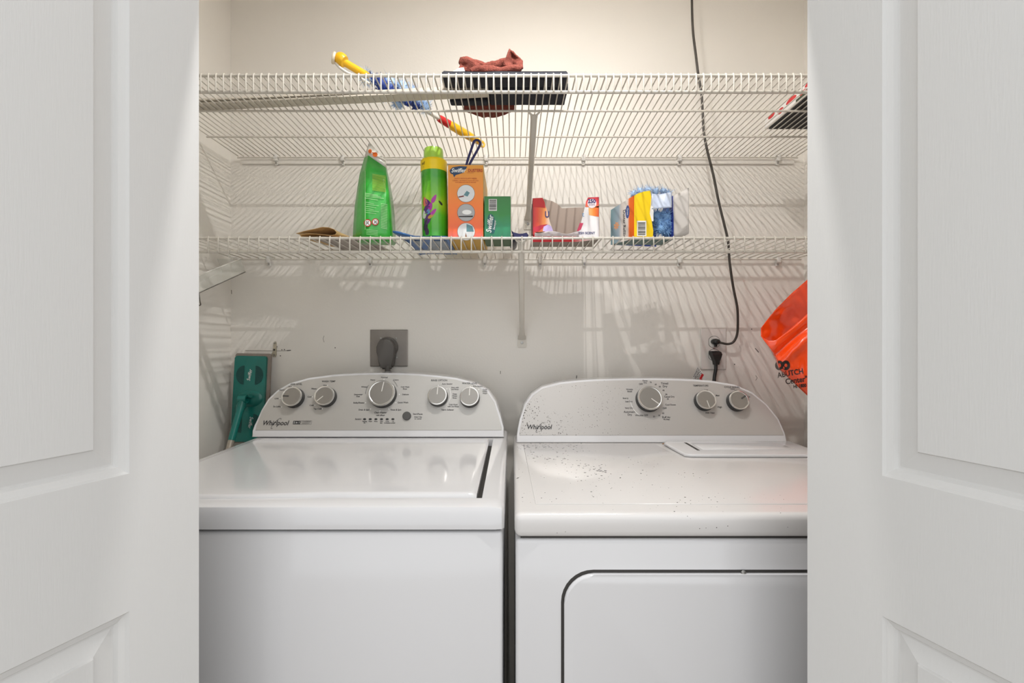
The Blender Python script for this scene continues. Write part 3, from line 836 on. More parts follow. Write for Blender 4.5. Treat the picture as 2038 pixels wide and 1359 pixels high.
for a in ((.004, .098, .024, .010, 62, MAG), (.021, .0885, .015, .006, 135, INK), (-.022, .093, .026, .014, 100, mat('coral print', C(210, 110, 90), .4)), (-.013, .088, .026, .013, 118, PUR), (-.006, .078, .022, .011, 70, MAG), (-.019, .072, .022, .016, 80, PUR), (-.012, .066, .014, .010, 70, mat('sky blue print', C(90, 150, 190), .4)), (.002, .064, .022, .009, 48, MAG), (-.014, .048, .032, .018, 62, PUR), (-.005, .053, .018, .008, 30, mat('gold print', C(196, 160, 60), .4)), (-.021, .032, .030, .014, 78, DKP), (-.018, .018, .026, .012, 100, DKP), (-.026, .060, .022, .013, 95, mat('pale leaf print', C(206, 214, 196), .4))):
    petal('printed_petal', *a)
bm = B(); text(bm, 'ed', Matrix.Identity(4), .012, -.026, .193, z=0, shear=.2, fn=lambda p: on_can(p.x, p.y, CANR + .0008)); text(bm, '---', Matrix.Identity(4), .006, -.025, .184, z=0, fn=lambda p: on_can(p.x, p.y, CANR + .0008)); obj('collar_lettering', bm, INK, root, recalc=False)

# blue wipe packet lying under the can
bm = B()
bx0, bx1 = (806 - 1019) / F * 1.21, (893 - 1019) / F * 1.21
def pk(u, v):
    x = lin(bx0, bx1, u) - .004 * v
    y = lin(1.205, 1.430, v)
    z = PK - .0006 + .0015 * math.sin(9 * u + 4 * v)
    z -= .003 * max(0, 1 - min(u, 1 - u) / .06) ** 2
    curl = max(0, .22 - u) / .22 * max(0, .30 - v) / .30
    return Vector((x - .030 * curl, y, min(z, PK - .0006) + .016 * curl))
sheet(bm, 16, 16, pk, .0046, (0, 0, 1))
root = thing('wipes_packet', ((bx0 + bx1) / 2, 1.31, DL), 'flat blue packet of wipes lying under the spray can', 'packet')
obj('packet', bm, mat('blue packet film', C(58, 108, 168), .35, var=.25, vscale=30), root, True)
bm = B(); quad(bm, frame((0, 0, PK - .0058), (1, 0, 0), (0, 1, 0)), bx0 + .012, bx1 - .012, 1.24, 1.40, -.0005); obj('packet_label', bm, mat('silver packet print', C(150, 160, 170), .4, var=.3, vscale=60), root, recalc=False)

# green gusseted treat pouch
root = thing('treat_pouch', ((738 - 1019) / F * 1.24, 1.245, DL), 'green foil pouch with a clear torn top, standing on the wire shelf', 'pouch')
rows = [  # left, crease, right (px, py, depth), back depth
    ((704, 487, 1.262), (728, 482, 1.222), (774, 484, 1.232), 1.300),
    ((702, 472, 1.258), (727, 470, 1.215), (776, 472, 1.228), 1.302),
    ((703.5, 445, 1.257), (726.5, 444, 1.214), (775, 446, 1.226), 1.300),
    ((706, 410, 1.257), (726, 410, 1.216), (774, 412, 1.228), 1.296),
    ((711, 375, 1.258), (727, 374, 1.222), (771.5, 378, 1.232), 1.290),
    ((716, 345, 1.259), (729, 343, 1.230), (769.5, 354, 1.240), 1.284),
    ((725, 314, 1.260), (733, 309, 1.243), (767.5, 333, 1.250), 1.274)]
def pouch_rings(rows, seed=2, amp=.0016):
    R = []
    for k, (l, c, r, yb) in enumerate(rows):
        L_, C_, R_ = W(*l), W(*c), W(*r)
        bR = Vector((R_.x - .002, yb, R_.z)); bL = Vector((L_.x + .003, yb - .008, L_.z))
        seg = []
        for a, b, n in ((L_, C_, 3), (C_, R_, 5), (R_, bR, 2), (bR, bL, 4), (bL, L_, 2)):
            for t in range(n):
                p = a.lerp(b, t / n)
                if 0 < t: p = p + noise.noise_vector(p * 60 + Vector((seed, 0, 0))) * amp
                seg.append(p)
        R.append(seg)
    return R
FOIL = mat('green foil pouch', C(52, 176, 58), .3, coat=.5, bump=.35, bscale=70, var=.18, vscale=26)
bm = B(); R = pouch_rings(rows)
zmin = min(p.z for p in R[0])
R[0] = [Vector((p.x, p.y, DL + .0008 + (p.z - zmin) * .25)) for p in R[0]]
loft(bm, R); pouch = obj('pouch_body', bm, FOIL, root, True)
top_rows = [rows[-1], ((729.5, 298, 1.261), (733.5, 296, 1.250), (768, 326, 1.255), 1.270), ((734, 284, 1.262), (735.5, 283, 1.258), (767.5, 319, 1.260), 1.264)]
bm = B(); loft(bm, pouch_rings(top_rows, 5, .0006)); obj('pouch_top', bm, mat('clear pouch film', C(222, 218, 206), .25, coat=.5, alpha=.9), root, True)
def on_pouch(px, py, lift=.0012):   # point on the front (crease-right) or gusset (left-crease) face
    for (l0, c0, r0, _), (l1, c1, r1, _) in zip(rows, rows[1:]):
        if c1[1] <= py <= c0[1] + 3:
            t = min(1, max(0, (c0[1] - py) / (c0[1] - c1[1])))
            l = [lin(a, b, t) for a, b in zip(l0, l1)]; c = [lin(a, b, t) for a, b in zip(c0, c1)]; r = [lin(a, b, t) for a, b in zip(r0, r1)]
            if px >= c[0]: y = lin(c[2], r[2], (px - c[0]) / (r[0] - c[0]))
            else: y = lin(l[2], c[2], (px - l[0]) / max(1e-3, c[0] - l[0]))
            return W(px, py, y - lift - .0012)
    return W(px, py, 1.21)
PG = mat('pale green print', C(164, 214, 150), .4); YG = mat('yellow green print', C(150, 190, 40), .4)
def strip_lines(name, lines, m):
    bm = B()
    for (xa, ya, xb, yb, h) in lines:
        n = 6
        for k in range(n):
            a, b = lin(xa, xb, k / n), lin(xa, xb, (k + 1) / n); ya2, yb2 = lin(ya, yb, k / n), lin(ya, yb, (k + 1) / n)
            bm.faces.new([bm.verts.new(on_pouch(*p)) for p in ((a, ya2), (b, yb2), (b, yb2 + h), (a, ya2 + h))])
    return obj(name, bm, m, pouch, recalc=False)
strip_lines('pouch_seam', [(727.0, 472, 726.8, 444, 0), ] and [(726.2, 340 + 13 * k, 727.4, 340 + 13 * k, 13) for k in range(9)], PG)
strip_lines('yellow_print', [(741, 346 + 2.4 * k, 768, 350 + 2.4 * k, 1.1) for k in range(14)], YG)
strip_lines('small_print', [(726.5 + (k % 3), 384 + 3.2 * k, 752 + 6 * ((k * 7) % 3), 388 + 3.2 * k, 1.1) for k in range(4)] + [(728, 402 + 4 * k, 744 + 5 * ((k * 5) % 3), 405 + 4 * k, .9) for k in range(6)] + [(758, 404 + 3.2 * k, 771, 407 + 3.2 * k, 1.2) for k in range(16)] + [(729, 456 + 3 * k, 752, 459 + 3 * k, .8) for k in range(4)], PG)
for (px, py, rr) in ((731.5, 443.5, 7.5), (747, 441.5, 7)):
    for nm, r_, m, lf in (('sign_ring', 1.0, REDINK, .0014), ('sign_field', .74, WINK, .0018)):
        bm = B(); c = bm.verts.new(on_pouch(px, py, lf)); V = [bm.verts.new(on_pouch(px + rr * r_ * math.cos(2 * math.pi * k / 18), py + rr * r_ * math.sin(2 * math.pi * k / 18), lf)) for k in range(18)]
        for k in range(18): bm.faces.new((c, V[k], V[(k + 1) % 18]))
        obj(nm, bm, m, pouch, recalc=False)
    bm = B()
    for P4 in (((-3.5, -3), (-2.5, -4), (3.5, 3), (2.5, 4)), ((-1, 2.5), (-3, 3.5), (-2, .5), (-.5, .2)), ((1, -3.5), (3, -2.5), (2.5, -.8), (.5, -1.2))):
        bm.faces.new([bm.verts.new(on_pouch(px + a * rr / 7.5, py + b * rr / 7.5, .0022)) for a, b in P4])
    obj('sign_figure', bm, DGREY, pouch, recalc=False)
bm = B()
for (px, py, rx, ry) in ((736.5, 301, 3.6, 4.2), (746.5, 307.5, 5, 4.6), (742, 304, 2, 1)):
    bm.faces.new([bm.verts.new(W(px + rx * math.cos(2 * math.pi * k / 12), py + ry * math.sin(2 * math.pi * k / 12), lin(1.2435, 1.2475, (px - 731) / 37) - .001)) for k in range(12)])
obj('orange_print', bm, ORINK, root, recalc=False)

# folded brown paper bag over newsprint
bm = B()
prof = [(589, 462.5), (605, 458.5), (625, 454.5), (642, 450.5), (655, 451), (665, 454), (670, 459.5), (668, 464.5), (660, 466.5), (645, 466), (628, 464.5), (610, 464.5), (597, 466.5), (600, 470), (625, 471.5), (650, 471.2), (668, 470.6), (682, 471.5)]
n = len(prof) - 1
PT = [W(px, py, 1.232) for px, py in prof]
zlow = min(p.z for p in PT)
def pb(u, v):
    t = u * n; i = min(int(t), n - 1); p = PT[i].lerp(PT[i + 1], t - i)
    return Vector((p.x + .030 * v, p.y + .125 * v, DL + .0065 + (p.z - zlow) * (1 - .25 * v) + .0012 * math.sin(12 * u + 5 * v)))
sheet(bm, 60, 8, pb, .0008)
tag(obj('paper_bag', bm, mat('tan kraft paper', C(206, 172, 122), .75, var=.12, vscale=25), None, .9), 'folded tan paper bag lying left of the green pouch', 'paper bag')
NEWS = mat('grey newsprint', C(176, 166, 156), .8, var=.3, vscale=90, stretch=(1, .15, 1))
bm = B(); sheet(bm, 14, 8, lambda u, v: Vector((lin(-.515, -.385, u) + .035 * v, lin(1.205, 1.40, v), DL + .0022 + .0012 * math.sin(7 * u + 5 * v) * (1 if 0 < u < 1 else .5))), .0012, (0, 0, 1))
tag(obj('newspaper', bm, NEWS, None, True), 'folded grey newspaper sheet lying under the tan paper bag', 'newspaper')

# navy cap scrap and small dark bottle by the brace
bm = B()
Pn = [(1018, 453), (1024, 458), (1033, 460.5), (1041, 460), (1048, 457), (1052, 462), (1046, 469.5), (1038, 471), (1026, 469.5), (1021, 462)]
prism(bm, [W(px, py, 1.225) for px, py in Pn], (0, .012, 0), .0012, 1)
z0 = min(v.co.z for v in bm.verts)
for v_ in bm.verts: v_.co.z += DL + .0005 - z0
tag(obj('plastic_scrap', bm, NAVY, None), 'torn navy plastic wrapper scrap by the shelf brace', 'wrapper')
bm = B(); Mx = frame((.0035, 1.275, DL + .0105), (0, 0, 1), (1, 0, 0))
Mx = Matrix.Translation((.004, 1.262, DL + .0105)) @ Matrix.Rotation(math.radians(-90), 4, 'X')
lathe(bm, [(0, 0), (.009, .0005), (.0103, .003), (.0103, .055), (.0103, .095), (.006, .103), (.006, .118), (0, .119)], Mx, 20)
root = thing('small_bottle', (.004, 1.32, DL), 'small dark bottle lying between the green box and the torn box', 'bottle')
obj('bottle_body', bm, mat('dark bottle', C(66, 66, 74), .35), root, .8)
bm = B(); lathe(bm, [(.0070, .104), (.0070, .119), (.0055, .1205), (0, .1205)], Mx, 20); obj('bottle_cap', bm, PLASW, root, .8)

# torn dryer sheet carton
ty = 1.213
def tx(px): return (px - 1019) / F * ty
def tz(py): return CAMH + (679.5 - py) / F * ty
t0, t1 = tx(1060), tx(1192.5)
zb, zt = DL, tz(392)
root = thing('dryer_sheet_box', ((t0 + t1) / 2, ty + .05, DL), 'torn red and orange dryer sheet box missing most of its front', 'box')
td = .105
TH = .0009
bm = B(); prism(bm, [(t0, ty, zb), (t0, ty + td, zb), (t0, ty + td, tz(396) - .003), (t0, ty, tz(394.5))], (TH, 0, 0)); obj('side_panel', bm, mat('maroon carton side', C(110, 24, 30), .5), root)
bm = B(); prism(bm, [(t1 - TH, ty, zb), (t1 - TH, ty + td, zb), (t1 - TH, ty + td, zt - .004), (t1 - TH, ty, zt)], (TH, 0, 0)); obj('side_panel', bm, mat('maroon carton side', C(110, 24, 30), .5), root)
def yb_(px, py, d=td): return W(px, py, ty + d - .001)
bm = B(); prism(bm, [(t0 + .001, ty + td, zb), (t1 - .001, ty + td, zb)] + [yb_(*p) for p in ((1180, 412), (1165, 412.5), (1150, 413), (1135, 413.5), (1118, 414.5), (1115, 411), (1108, 405), (1098, 400), (1089, 398), (1083, 395.5), (1078, 397))] + [(t0 + .001, ty + td, tz(405))], (0, -TH, 0)); obj('back_panel', bm, CARD, root)
bm = B(); box(bm, t0, t1, ty, ty + td, zb, zb + TH); obj('bottom_panel', bm, mat('grey brown carton', C(150, 140, 128), .7), root)
def front(name, pts, m, th=TH):
    bm = B(); prism(bm, [(tx(px), ty, tz(py)) for px, py in pts], (0, th, 0)); return obj(name, bm, m, root)
LG = ramp_mat('orange left front print', [(0, C(196, 24, 36)), (.25, C(226, 70, 34)), (.60, C(240, 150, 70)), (.82, C(250, 225, 205)), (1, C(246, 240, 238))], 'X', .4, .2)
fl = front('front_left_piece', [(1060.3, 472), (1060.3, 394.5), (1080, 393.5), (1084, 402), (1085, 410), (1088, 415), (1092, 430), (1094, 440), (1098, 452), (1101, 460), (1092, 463), (1080, 461), (1066, 462)], LG)
def printed(parent, name, pts, m, z=-.0005):
    bm = B(); bm.faces.new([bm.verts.new((tx(px), ty + z, tz(py))) for px, py in pts]); return obj(name, bm, m, parent, recalc=False)
printed(fl, 'red_print', [(1060.6, 411), (1060.6, 395), (1079.8, 394), (1084, 403), (1085.5, 414)], REDINK)
printed(fl, 'red_band_print', [(1061, 460), (1061, 453), (1076, 448), (1090, 446), (1078, 456), (1070, 461)], mat('crimson print', C(200, 34, 60), .4))
printed(fl, 'lilac_print', [(1080, 460), (1082, 451), (1090, 447), (1097, 450), (1100.5, 459.5), (1092, 462)], mat('lilac print', C(206, 186, 236), .4, var=.2, vscale=80), -.0008)
TF = frame((0, ty - .0006, 0), (1, 0, 0), (0, 0, 1))
bm = B(); text(bm, 'U', TF, .0225, tx(1088.8), tz(427.5), z=.0004, squash=.75, bold=.0006); obj('blue_lettering', bm, NAVY, fl, recalc=False)
RG = ramp_mat('white right front print', [(0, C(238, 234, 236)), (.5, C(238, 232, 232)), (.62, C(240, 236, 236)), (1, C(244, 240, 240))], 'Z', .4, .2)
fr = front('front_right_piece', [(1170, 392.5), (1192, 391.5), (1192, 472), (1147, 471.5), (1147, 464), (1153, 456), (1156, 444), (1159, 432), (1162, 420), (1164, 411), (1166, 402), (1168, 397)], RG)
printed(fr, 'red_print', [(1170, 393), (1191.6, 392), (1191.6, 413), (1164.5, 412), (1166, 402), (1168.3, 397)], ramp_mat('red pink print', [(0, C(236, 120, 70)), (.5, C(222, 70, 70)), (1, C(186, 24, 46))], 'Z', .4))
bm = B(); disc(bm, TF, tx(1178), tz(405), .0115, .0120, .0006); obj('white_print', bm, mat('pale pink print', C(244, 226, 228), .4), fr, recalc=False)
printed(fr, 'orange_print', [(1171, 414), (1191.6, 410), (1191.6, 431.5), (1172, 428)], ramp_mat('orange band print', [(0, C(244, 190, 120)), (.5, C(242, 140, 50)), (1, C(228, 86, 34))], 'X', .4))
printed(fr, 'pink_print', [(1154, 443.5), (1161, 444), (1156, 457), (1151, 460), (1148, 460)], mat('rose print', C(204, 60, 96), .4))
bm = B(); text(bm, '250', TF, .0145, tx(1177.5), tz(401), z=.0010, squash=.92, bold=.0006); text(bm, 'SHEETS', TF, .0048, tx(1178), tz(408), z=.0010); text(bm, 'FRESH SCENT', TF, .0082, tx(1164.5), tz(464), z=.0004, squash=1.02, bold=.0002); obj('blue_lettering', bm, NAVY, fr, recalc=False)
bm = B(); text(bm, 't', TF, .0170, tx(1160.5), tz(427), z=.0004); obj('sky_lettering', bm, mat('sky print', C(96, 160, 206), .4), fr, recalc=False)
front('front_lower_strip', [(1060.3, 481.5), (1060.3, 467), (1090, 469), (1120, 470.5), (1150, 470), (1165, 476), (1192, 471.5), (1192, 476), (1150, 481)], ramp_mat('red lower print', [(0, C(200, 30, 44)), (.6, C(214, 40, 48)), (.8, C(236, 190, 190)), (1, C(240, 236, 236))], 'X', .4))
# crumpled torn flap in front of it
bm = B()
def flap(u, v):
    px = lin(1064, 1152, u); py = lin(463, 470.5, v) + 2.5 * math.sin(11 * u) * (1 - v) - 3 * (1 - v) * math.exp(-((u - .25) / .12) ** 2)
    p = W(px, py, 1.2085 - .004 * (1 - v)); p.y += .0025 * noise.noise(Vector((u * 14, v * 4, 0)))
    return p
sheet(bm, 36, 5, flap, .0007)
obj('torn_flap', bm, mat('crumpled glossy flap', C(206, 196, 196), .3, var=.45, vscale=38), root, True)

# duster refill carton with open end
root = thing('refill_box', (.345, 1.26, DL), 'open blue and yellow duster refill box with torn end flaps', 'box')
A = Vector((W(1216, 480, 1.290).x, 1.290, 0)); Bp = Vector((W(1262, 470, 1.212).x, 1.212, 0)); Cp = Vector((W(1341, 470, 1.216).x, 1.216, 0)); Dp = Vector((Cp.x - .045, 1.296, 0))
hA, hB = DL + .095, W(1262, 389, 1.212).z
def wall_poly(name, pts, m, th=.0009, parent=None):
    P = [Vector(p) for p in pts]; nn = (P[1] - P[0]).cross(P[2] - P[0]).normalized()
    bm = B(); prism(bm, P, nn * th); return obj(name, bm, m, parent or root)
SIDE = ramp_mat('teal to orange side print', [(0, C(120, 156, 164)), (.35, C(160, 176, 186)), (.48, C(222, 214, 206)), (.72, C(230, 222, 214)), (.80, C(232, 110, 40)), (1, C(228, 100, 30))], 'X', .45)
side = wall_poly('side_panel', [A + Vector((0, 0, DL)), Bp + Vector((0, 0, DL)), Bp + Vector((0, 0, hB)), A + Vector((0, 0, hA))], SIDE)
SM = frame(A + Vector((0, 0, DL)), Bp - A, (0, 0, 1)); sl = (Bp - A).length
nn = Vector((SM[0][2], SM[1][2], SM[2][2]))
SM = Matrix.Translation(nn * .0004) @ SM
bm = B(); text(bm, 'Duster Refills', SM, .0145, sl * .60, .047, rot=math.radians(-90), squash=.9, z=.0006, bold=.0002); obj('side_lettering', bm, INK, side, recalc=False)
bm = B(); disc(bm, SM, sl * .74, .074, .0075, .017, .0006); lg = obj('logo_badge', bm, mat('badge blue print', C(72, 92, 148), .4), side, recalc=False)
bm = B(); text(bm, 'Great', SM, .0085, sl * .74 + .001, .074, rot=math.radians(-90), z=.0012, squash=.9); obj('logo_lettering', bm, WINK, lg, recalc=False)
bm = B()
for k in range(7):
    a = 2 * math.pi * k / 7
    poly2(bm, SM, [(sl * .26, .047), (sl * .26 + .008 * math.cos(a - .3), .047 + .008 * math.sin(a - .3)), (sl * .26 + .012 * math.cos(a), .047 + .012 * math.sin(a)), (sl * .26 + .008 * math.cos(a + .3), .047 + .008 * math.sin(a + .3))], .0006)
obj('flower_print', bm, mat('flower orange print', C(240, 160, 90), .4), side, recalc=False)
def fz(px, py): return W(px, py, 1.212)
YEL = mat('yellow carton print', C(244, 206, 8), .4, coat=.2)
yf = wall_poly('yellow_front', [Bp + Vector((0, 0, DL)), fz(1299, 477) * 1, fz(1300, 460), fz(1297, 440), fz(1293, 425), fz(1295, 405), fz(1296, 392), fz(1294, 379.5), fz(1282, 381), fz(1270, 385), fz(1262, 389.5)], YEL)
for o_ in ():
    pass
FM = frame((0, 1.212, 0), (1, 0, 0), (0, 0, 1))
def fxz(px, py): p = fz(px, py); return p.x, p.z
bm = B(); a, b = fxz(1267.5, 470); c, d = fxz(1286, 439.5); quad(bm, FM, a, c, b, d, .0016); bc = obj('barcode_field', bm, PAPER, yf, recalc=False)
bm = B(); a, b = fxz(1269.5, 467.5); c, d = fxz(1284, 442); barcode(bm, FM, a, c, b, d, True, 7, .0020); obj('barcode_bars', bm, DGREY, bc, recalc=False)
wall_poly('white_strip', [fz(1293, 425), fz(1297, 440), fz(1300.5, 440), fz(1300.5, 411), fz(1296, 409), fz(1292.5, 415)], PAPER, -.0012)
wall_poly('back_panel', [A + Vector((0, 0, DL)), Dp + Vector((.03, 0.02, DL)), Dp + Vector((.03, .02, hB - .02)), A + Vector((0, 0, hA))], mat('blue carton inside', C(44, 62, 150), .5))
wall_poly('bottom_panel', [A + Vector((0, 0, DL)), Bp + Vector((0, 0, DL)), Cp + Vector((0, 0, DL)), Cp + Vector((0, .08, DL))], mat('green grey carton base', C(96, 122, 118), .6))
wall_poly('right_side_panel', [Cp + Vector((0, .002, DL)), Cp + Vector((-.004, .075, DL)), Cp + Vector((-.004, .075, hB - .006 - DL + DL)), Cp + Vector((-.002, .002, fz(1340, 388).z))], mat('blue carton inside', C(44, 62, 150), .5))
bm = B()
def rflap(u, v):
    px = lin(1341, 1371, u); top = lin(389, 373.5, u ** 1.1); bot = lin(474, 465, u ** 2)
    return W(px, lin(top, bot, v), 1.214 - .022 * u) + Vector((0, -.002 * math.sin(3 * u), 0))
sheet(bm, 8, 8, rflap, .0009); obj('right_flap', bm, CARDG, root, True)
bm = B()
def tflap(u, v):
    px = lin(1297, 1337, u); py = lin(385 + 2 * math.sin(5 * u), lin(416, 413, u), v)
    return W(px, py, 1.228 - .016 * v + .004 * math.sin(6 * u) * (1 - v))
sheet(bm, 12, 8, tflap, .0009); obj('top_flap', bm, mat('pale blue flap', C(190, 200, 220), .4, var=.14, vscale=40), root, True)

def fluff(bm, pts, n, length, width, seed, flat=1.0):
    """feathery tufts: curved narrow ribbons growing out of a chain of (centre, radius)"""
    rd = random.Random(seed)
    for _ in range(n):
        c, r = rd.choice(pts)
        d = Vector((rd.gauss(0, 1), rd.gauss(0, 1) * flat, rd.gauss(0, 1))).normalized()
        p = Vector(c) + d * r * rd.uniform(.5, 1.0)
        bend = Vector((rd.gauss(0, 1), rd.gauss(0, 1), rd.gauss(0, 1))) * .5
        s = d.cross(Vector((rd.gauss(0, 1), rd.gauss(0, 1), rd.gauss(0, 1)))).normalized()
        L = length * rd.uniform(.5, 1.2); prev = None
        for k in range(4):
            t = k / 3; q = p + (d * t + bend * t * t * .6) * L; w = width * (1 - .75 * t)
            cur = (bm.verts.new(q - s * w), bm.verts.new(q + s * w))
            if prev: bm.faces.new((prev[0], prev[1], cur[1], cur[0]))
            prev = cur
FLUFF = mat('blue duster fibre', C(150, 192, 246), .8, var=.3, vscale=60)
FLUFFP = mat('pale blue duster fibre', C(176, 202, 232), .8, var=.2, vscale=50)
def fluffy(name, pts, n, L, wd, seed, m, core, parent=None, flat=1.0):
    bm = B()
    for c, r in pts:
        ret = bmesh.ops.create_icosphere(bm, subdivisions=2, radius=r * .92, matrix=Matrix.Translation(c))
        for v in ret['verts']: v.co += noise.noise_vector(v.co * 120) * r * .25
    fluff(bm, pts, n, L, wd, seed, flat)
    return obj(name, bm, m, parent, True, recalc=False)
pts = [(W(px, py, 1.243), r) for px, py, r in ((1312, 440, .015), (1326, 434, .016), (1334, 448, .013), (1318, 455, .016), (1308, 428, .012), (1328, 460, .012), (1322, 445, .017))]
tag(fluffy('duster_refill', pts, 1500, .016, .0009, 4, FLUFF, None), 'fluffy blue duster head showing in the open end of the refill box', 'duster refill')
pts = [(W(px, py, 1.255), r) for px, py, r in ((1262, 386, .009), (1275, 381, .010), (1290, 379, .009), (1305, 381, .009), (1320, 381, .008), (1330, 385, .006))]
tag(fluffy('duster_refill', pts, 900, .010, .0006, 9, FLUFFP, None), 'pale fluffy duster head bulging from the top of the refill box', 'duster refill')
# ------------------------------------------------------------------ things on the upper shelf
DU = ZU + .0026
def du_y(py): return (ZU - CAMH) * F / (679.5 - py)   # depth of a deck point seen at row py

# bundle of white blind slats lying along the shelf
SLAT = mat('off-white slat', C(216, 208, 194), .5, var=.08, vscale=10, stretch=(1, 12, 12))
for k, (ya, yb, z, x1, lab) in enumerate(((1.160, 1.088, 0, -.0560, 'bottom white blind slat of the bundle lying along the upper shelf'), (1.152, 1.094, .0062, -.0640, 'middle white blind slat of the bundle lying along the upper shelf'), (1.166, 1.098, .0124, -.0760, 'top white blind slat of the bundle lying along the upper shelf'))):
    x0 = -.845; wd = .034
    d = Vector((x1 - x0, yb - ya, 0)).normalized(); q = Vector((-d.y, d.x, 0))
    bm = B(); rings = []
    for t in range(9):
        p = Vector((lin(x0, x1, t / 8), lin(ya, yb, t / 8) + .022, DU + z))
        h = [(-.5, 0), (-.48, .0040), (-.2, .0052), (.2, .0052), (.48, .0040), (.5, 0)]
        rings.append([p + q * (wd * a) + Vector((0, 0, b)) for a, b in h])
    loft(bm, rings)
    tag(obj('blind_slat', bm, SLAT, None, .7), lab, 'slat')
SL_TOP = .018

# dark folded towel, two thick layers
TOWEL = mat('charcoal navy terry', C(50, 52, 60), .95, bump=1.0, bscale=420, var=.35, vscale=220)
TRIMT = mat('grey towel border', C(92, 94, 100), .9, bump=.4, bscale=300)
root = thing('folded_towel', (-.012, 1.12, DU), 'dark charcoal towel folded flat at the front of the upper shelf', 'towel')
def towel_layer(z0, h, x0, x1, y0, y1, seed):
    bm = B(); box(bm, x0, x1, y0, y1, z0, z0 + h)
    bmesh.ops.subdivide_edges(bm, edges=bm.edges[:], cuts=14, use_grid_fill=True)
    cx_, cy_, cz_ = (x0 + x1) / 2, (y0 + y1) / 2, z0 + h / 2
    for v in bm.verts:
        p = v.co
        nx, ny, nz = (p.x - cx_) / (x1 - x0) * 2, (p.y - cy_) / (y1 - y0) * 2, (p.z - cz_) / h * 2
        rr = max(0, abs(nz))
        if abs(nx) > .9: p.x -= math.copysign(.004 * rr ** 2, nx)
        if abs(ny) > .9: p.y -= math.copysign(.004 * rr ** 2, ny)
        k = noise.noise(Vector((p.x * 22, p.y * 22, seed))) * .0022
        p.z += k * (nz * .5 + .5); p.x += noise.noise(Vector((p.y * 30, p.z * 60, seed))) * .0025; p.y += noise.noise(Vector((p.x * 25, p.z * 60, seed + 3))) * .002
    return bm
obj('towel_fold', towel_layer(DU + .0008, .0165, -.156, .124, 1.046, 1.089, 1), TOWEL, root, .9)
obj('towel_fold', towel_layer(DU + .0008, .0165, -.0545, .131, 1.091, 1.170, 6), TOWEL, root, .9)
obj('towel_fold', towel_layer(DU + .0186, .0062, -.158, .126, 1.074, 1.168, 4), TOWEL, root, .9)
bm = B(); box(bm, -.146, .116, 1.0435, 1.0465, DU + .003, DU + .0065, .001, 1); obj('towel_border', bm, TRIMT, root)
bm = B(); box(bm, -.152, -.058, 1.150, 1.172, DU + .0008, DU + .0175, .004, 2); obj('towel_back_roll', bm, TOWEL, root, .8)

# rumpled terracotta cloth on and behind the towel
CLOTH = mat('terracotta knit', C(132, 67, 55), .95, bump=1.0, bscale=400, var=.6, vscale=200)
TT = DU + .0255
def roll(bm, pts, rs, seed, n=18, squash=.75):
    """soft rolled fold of cloth along a path"""
    P = smooth_path(pts, 6); R = []
    rr = [interp([(i, r) for i, r in enumerate(rs)], k / 6) for k in range(len(P))]
    tube(bm, P, rr, n)
def soft(bm, amp, sc, seed):
    bmesh.ops.recalc_face_normals(bm, faces=bm.faces)
    bm.normal_update()
    for v in bm.verts:
        v.co += v.normal * (noise.noise(v.co * sc + Vector((seed, 0, 0))) * amp + noise.noise(v.co * sc * 2.7 + Vector((0, seed, 0))) * amp * .5)
bm = B()
yc = 1.092
def cw(px, py, y=yc): return W(px, py, y)
# front rolled fold
roll(bm, [cw(938, 145), cw(950, 141), cw(975, 139.5), cw(997, 141), cw(1012, 139), cw(1027, 138), cw(1038, 136)], [.0085, .0105, .0105, .0080, .0090, .0095, .0050], 1)
# back fold with the left corner standing up
roll(bm, [cw(915, 121, 1.12), cw(925, 124, 1.12), cw(945, 130, 1.12), cw(965, 133, 1.12), cw(985, 131, 1.12), cw(1003, 126, 1.12), cw(1018, 124, 1.12), cw(1036, 126, 1.115)], [.0070, .0130, .0130, .0100, .0100, .0120, .0130, .0055], 2)
soft(bm, .003, 55, 3)
root = thing('knit_cloth', (-.045, 1.13, DU), 'rumpled terracotta brown knit cloth heaped on the dark towel', 'cloth')
obj('cloth_folds', bm, CLOTH, root, True)
# standing peak: a tent of cloth with a dark hollow
bm = B()
pk_ = [(1003, 133), (1006, 118), (1010, 104), (1013, 96), (1020, 101), (1028, 109), (1037, 116), (1040, 125), (1039, 138)]
def peak(u, v):
    t = u * (len(pk_) - 1); i = min(int(t), len(pk_) - 2); a = pk_[i]; b = pk_[i + 1]; s = t - i
    px, py = lin(a[0], b[0], s), lin(a[1], b[1], s)
    cx_, cy_ = 1023, 135
    k = v
    y = 1.098 + .030 * v * math.sin(math.pi * u) - .006 * math.sin(7 * u + 3 * v)
    return W(lin(px, cx_, k * .85), lin(py, cy_, k * .9), y)
sheet(bm, 32, 12, peak, .004)
soft(bm, .0016, 90, 8)
obj('cloth_peak', bm, CLOTH, root, True)
bm = B()
def corner(u, v):
    px = lin(911, 922, v) + u * 34; py = lin(139, 113.5, v) + u * lin(6, 14, v)
    return W(px, py, 1.106 + .008 * math.sin(4 * u + 2 * v))
sheet(bm, 14, 10, corner, .004); soft(bm, .0012, 90, 5); obj('cloth_corner', bm, CLOTH, root, True)
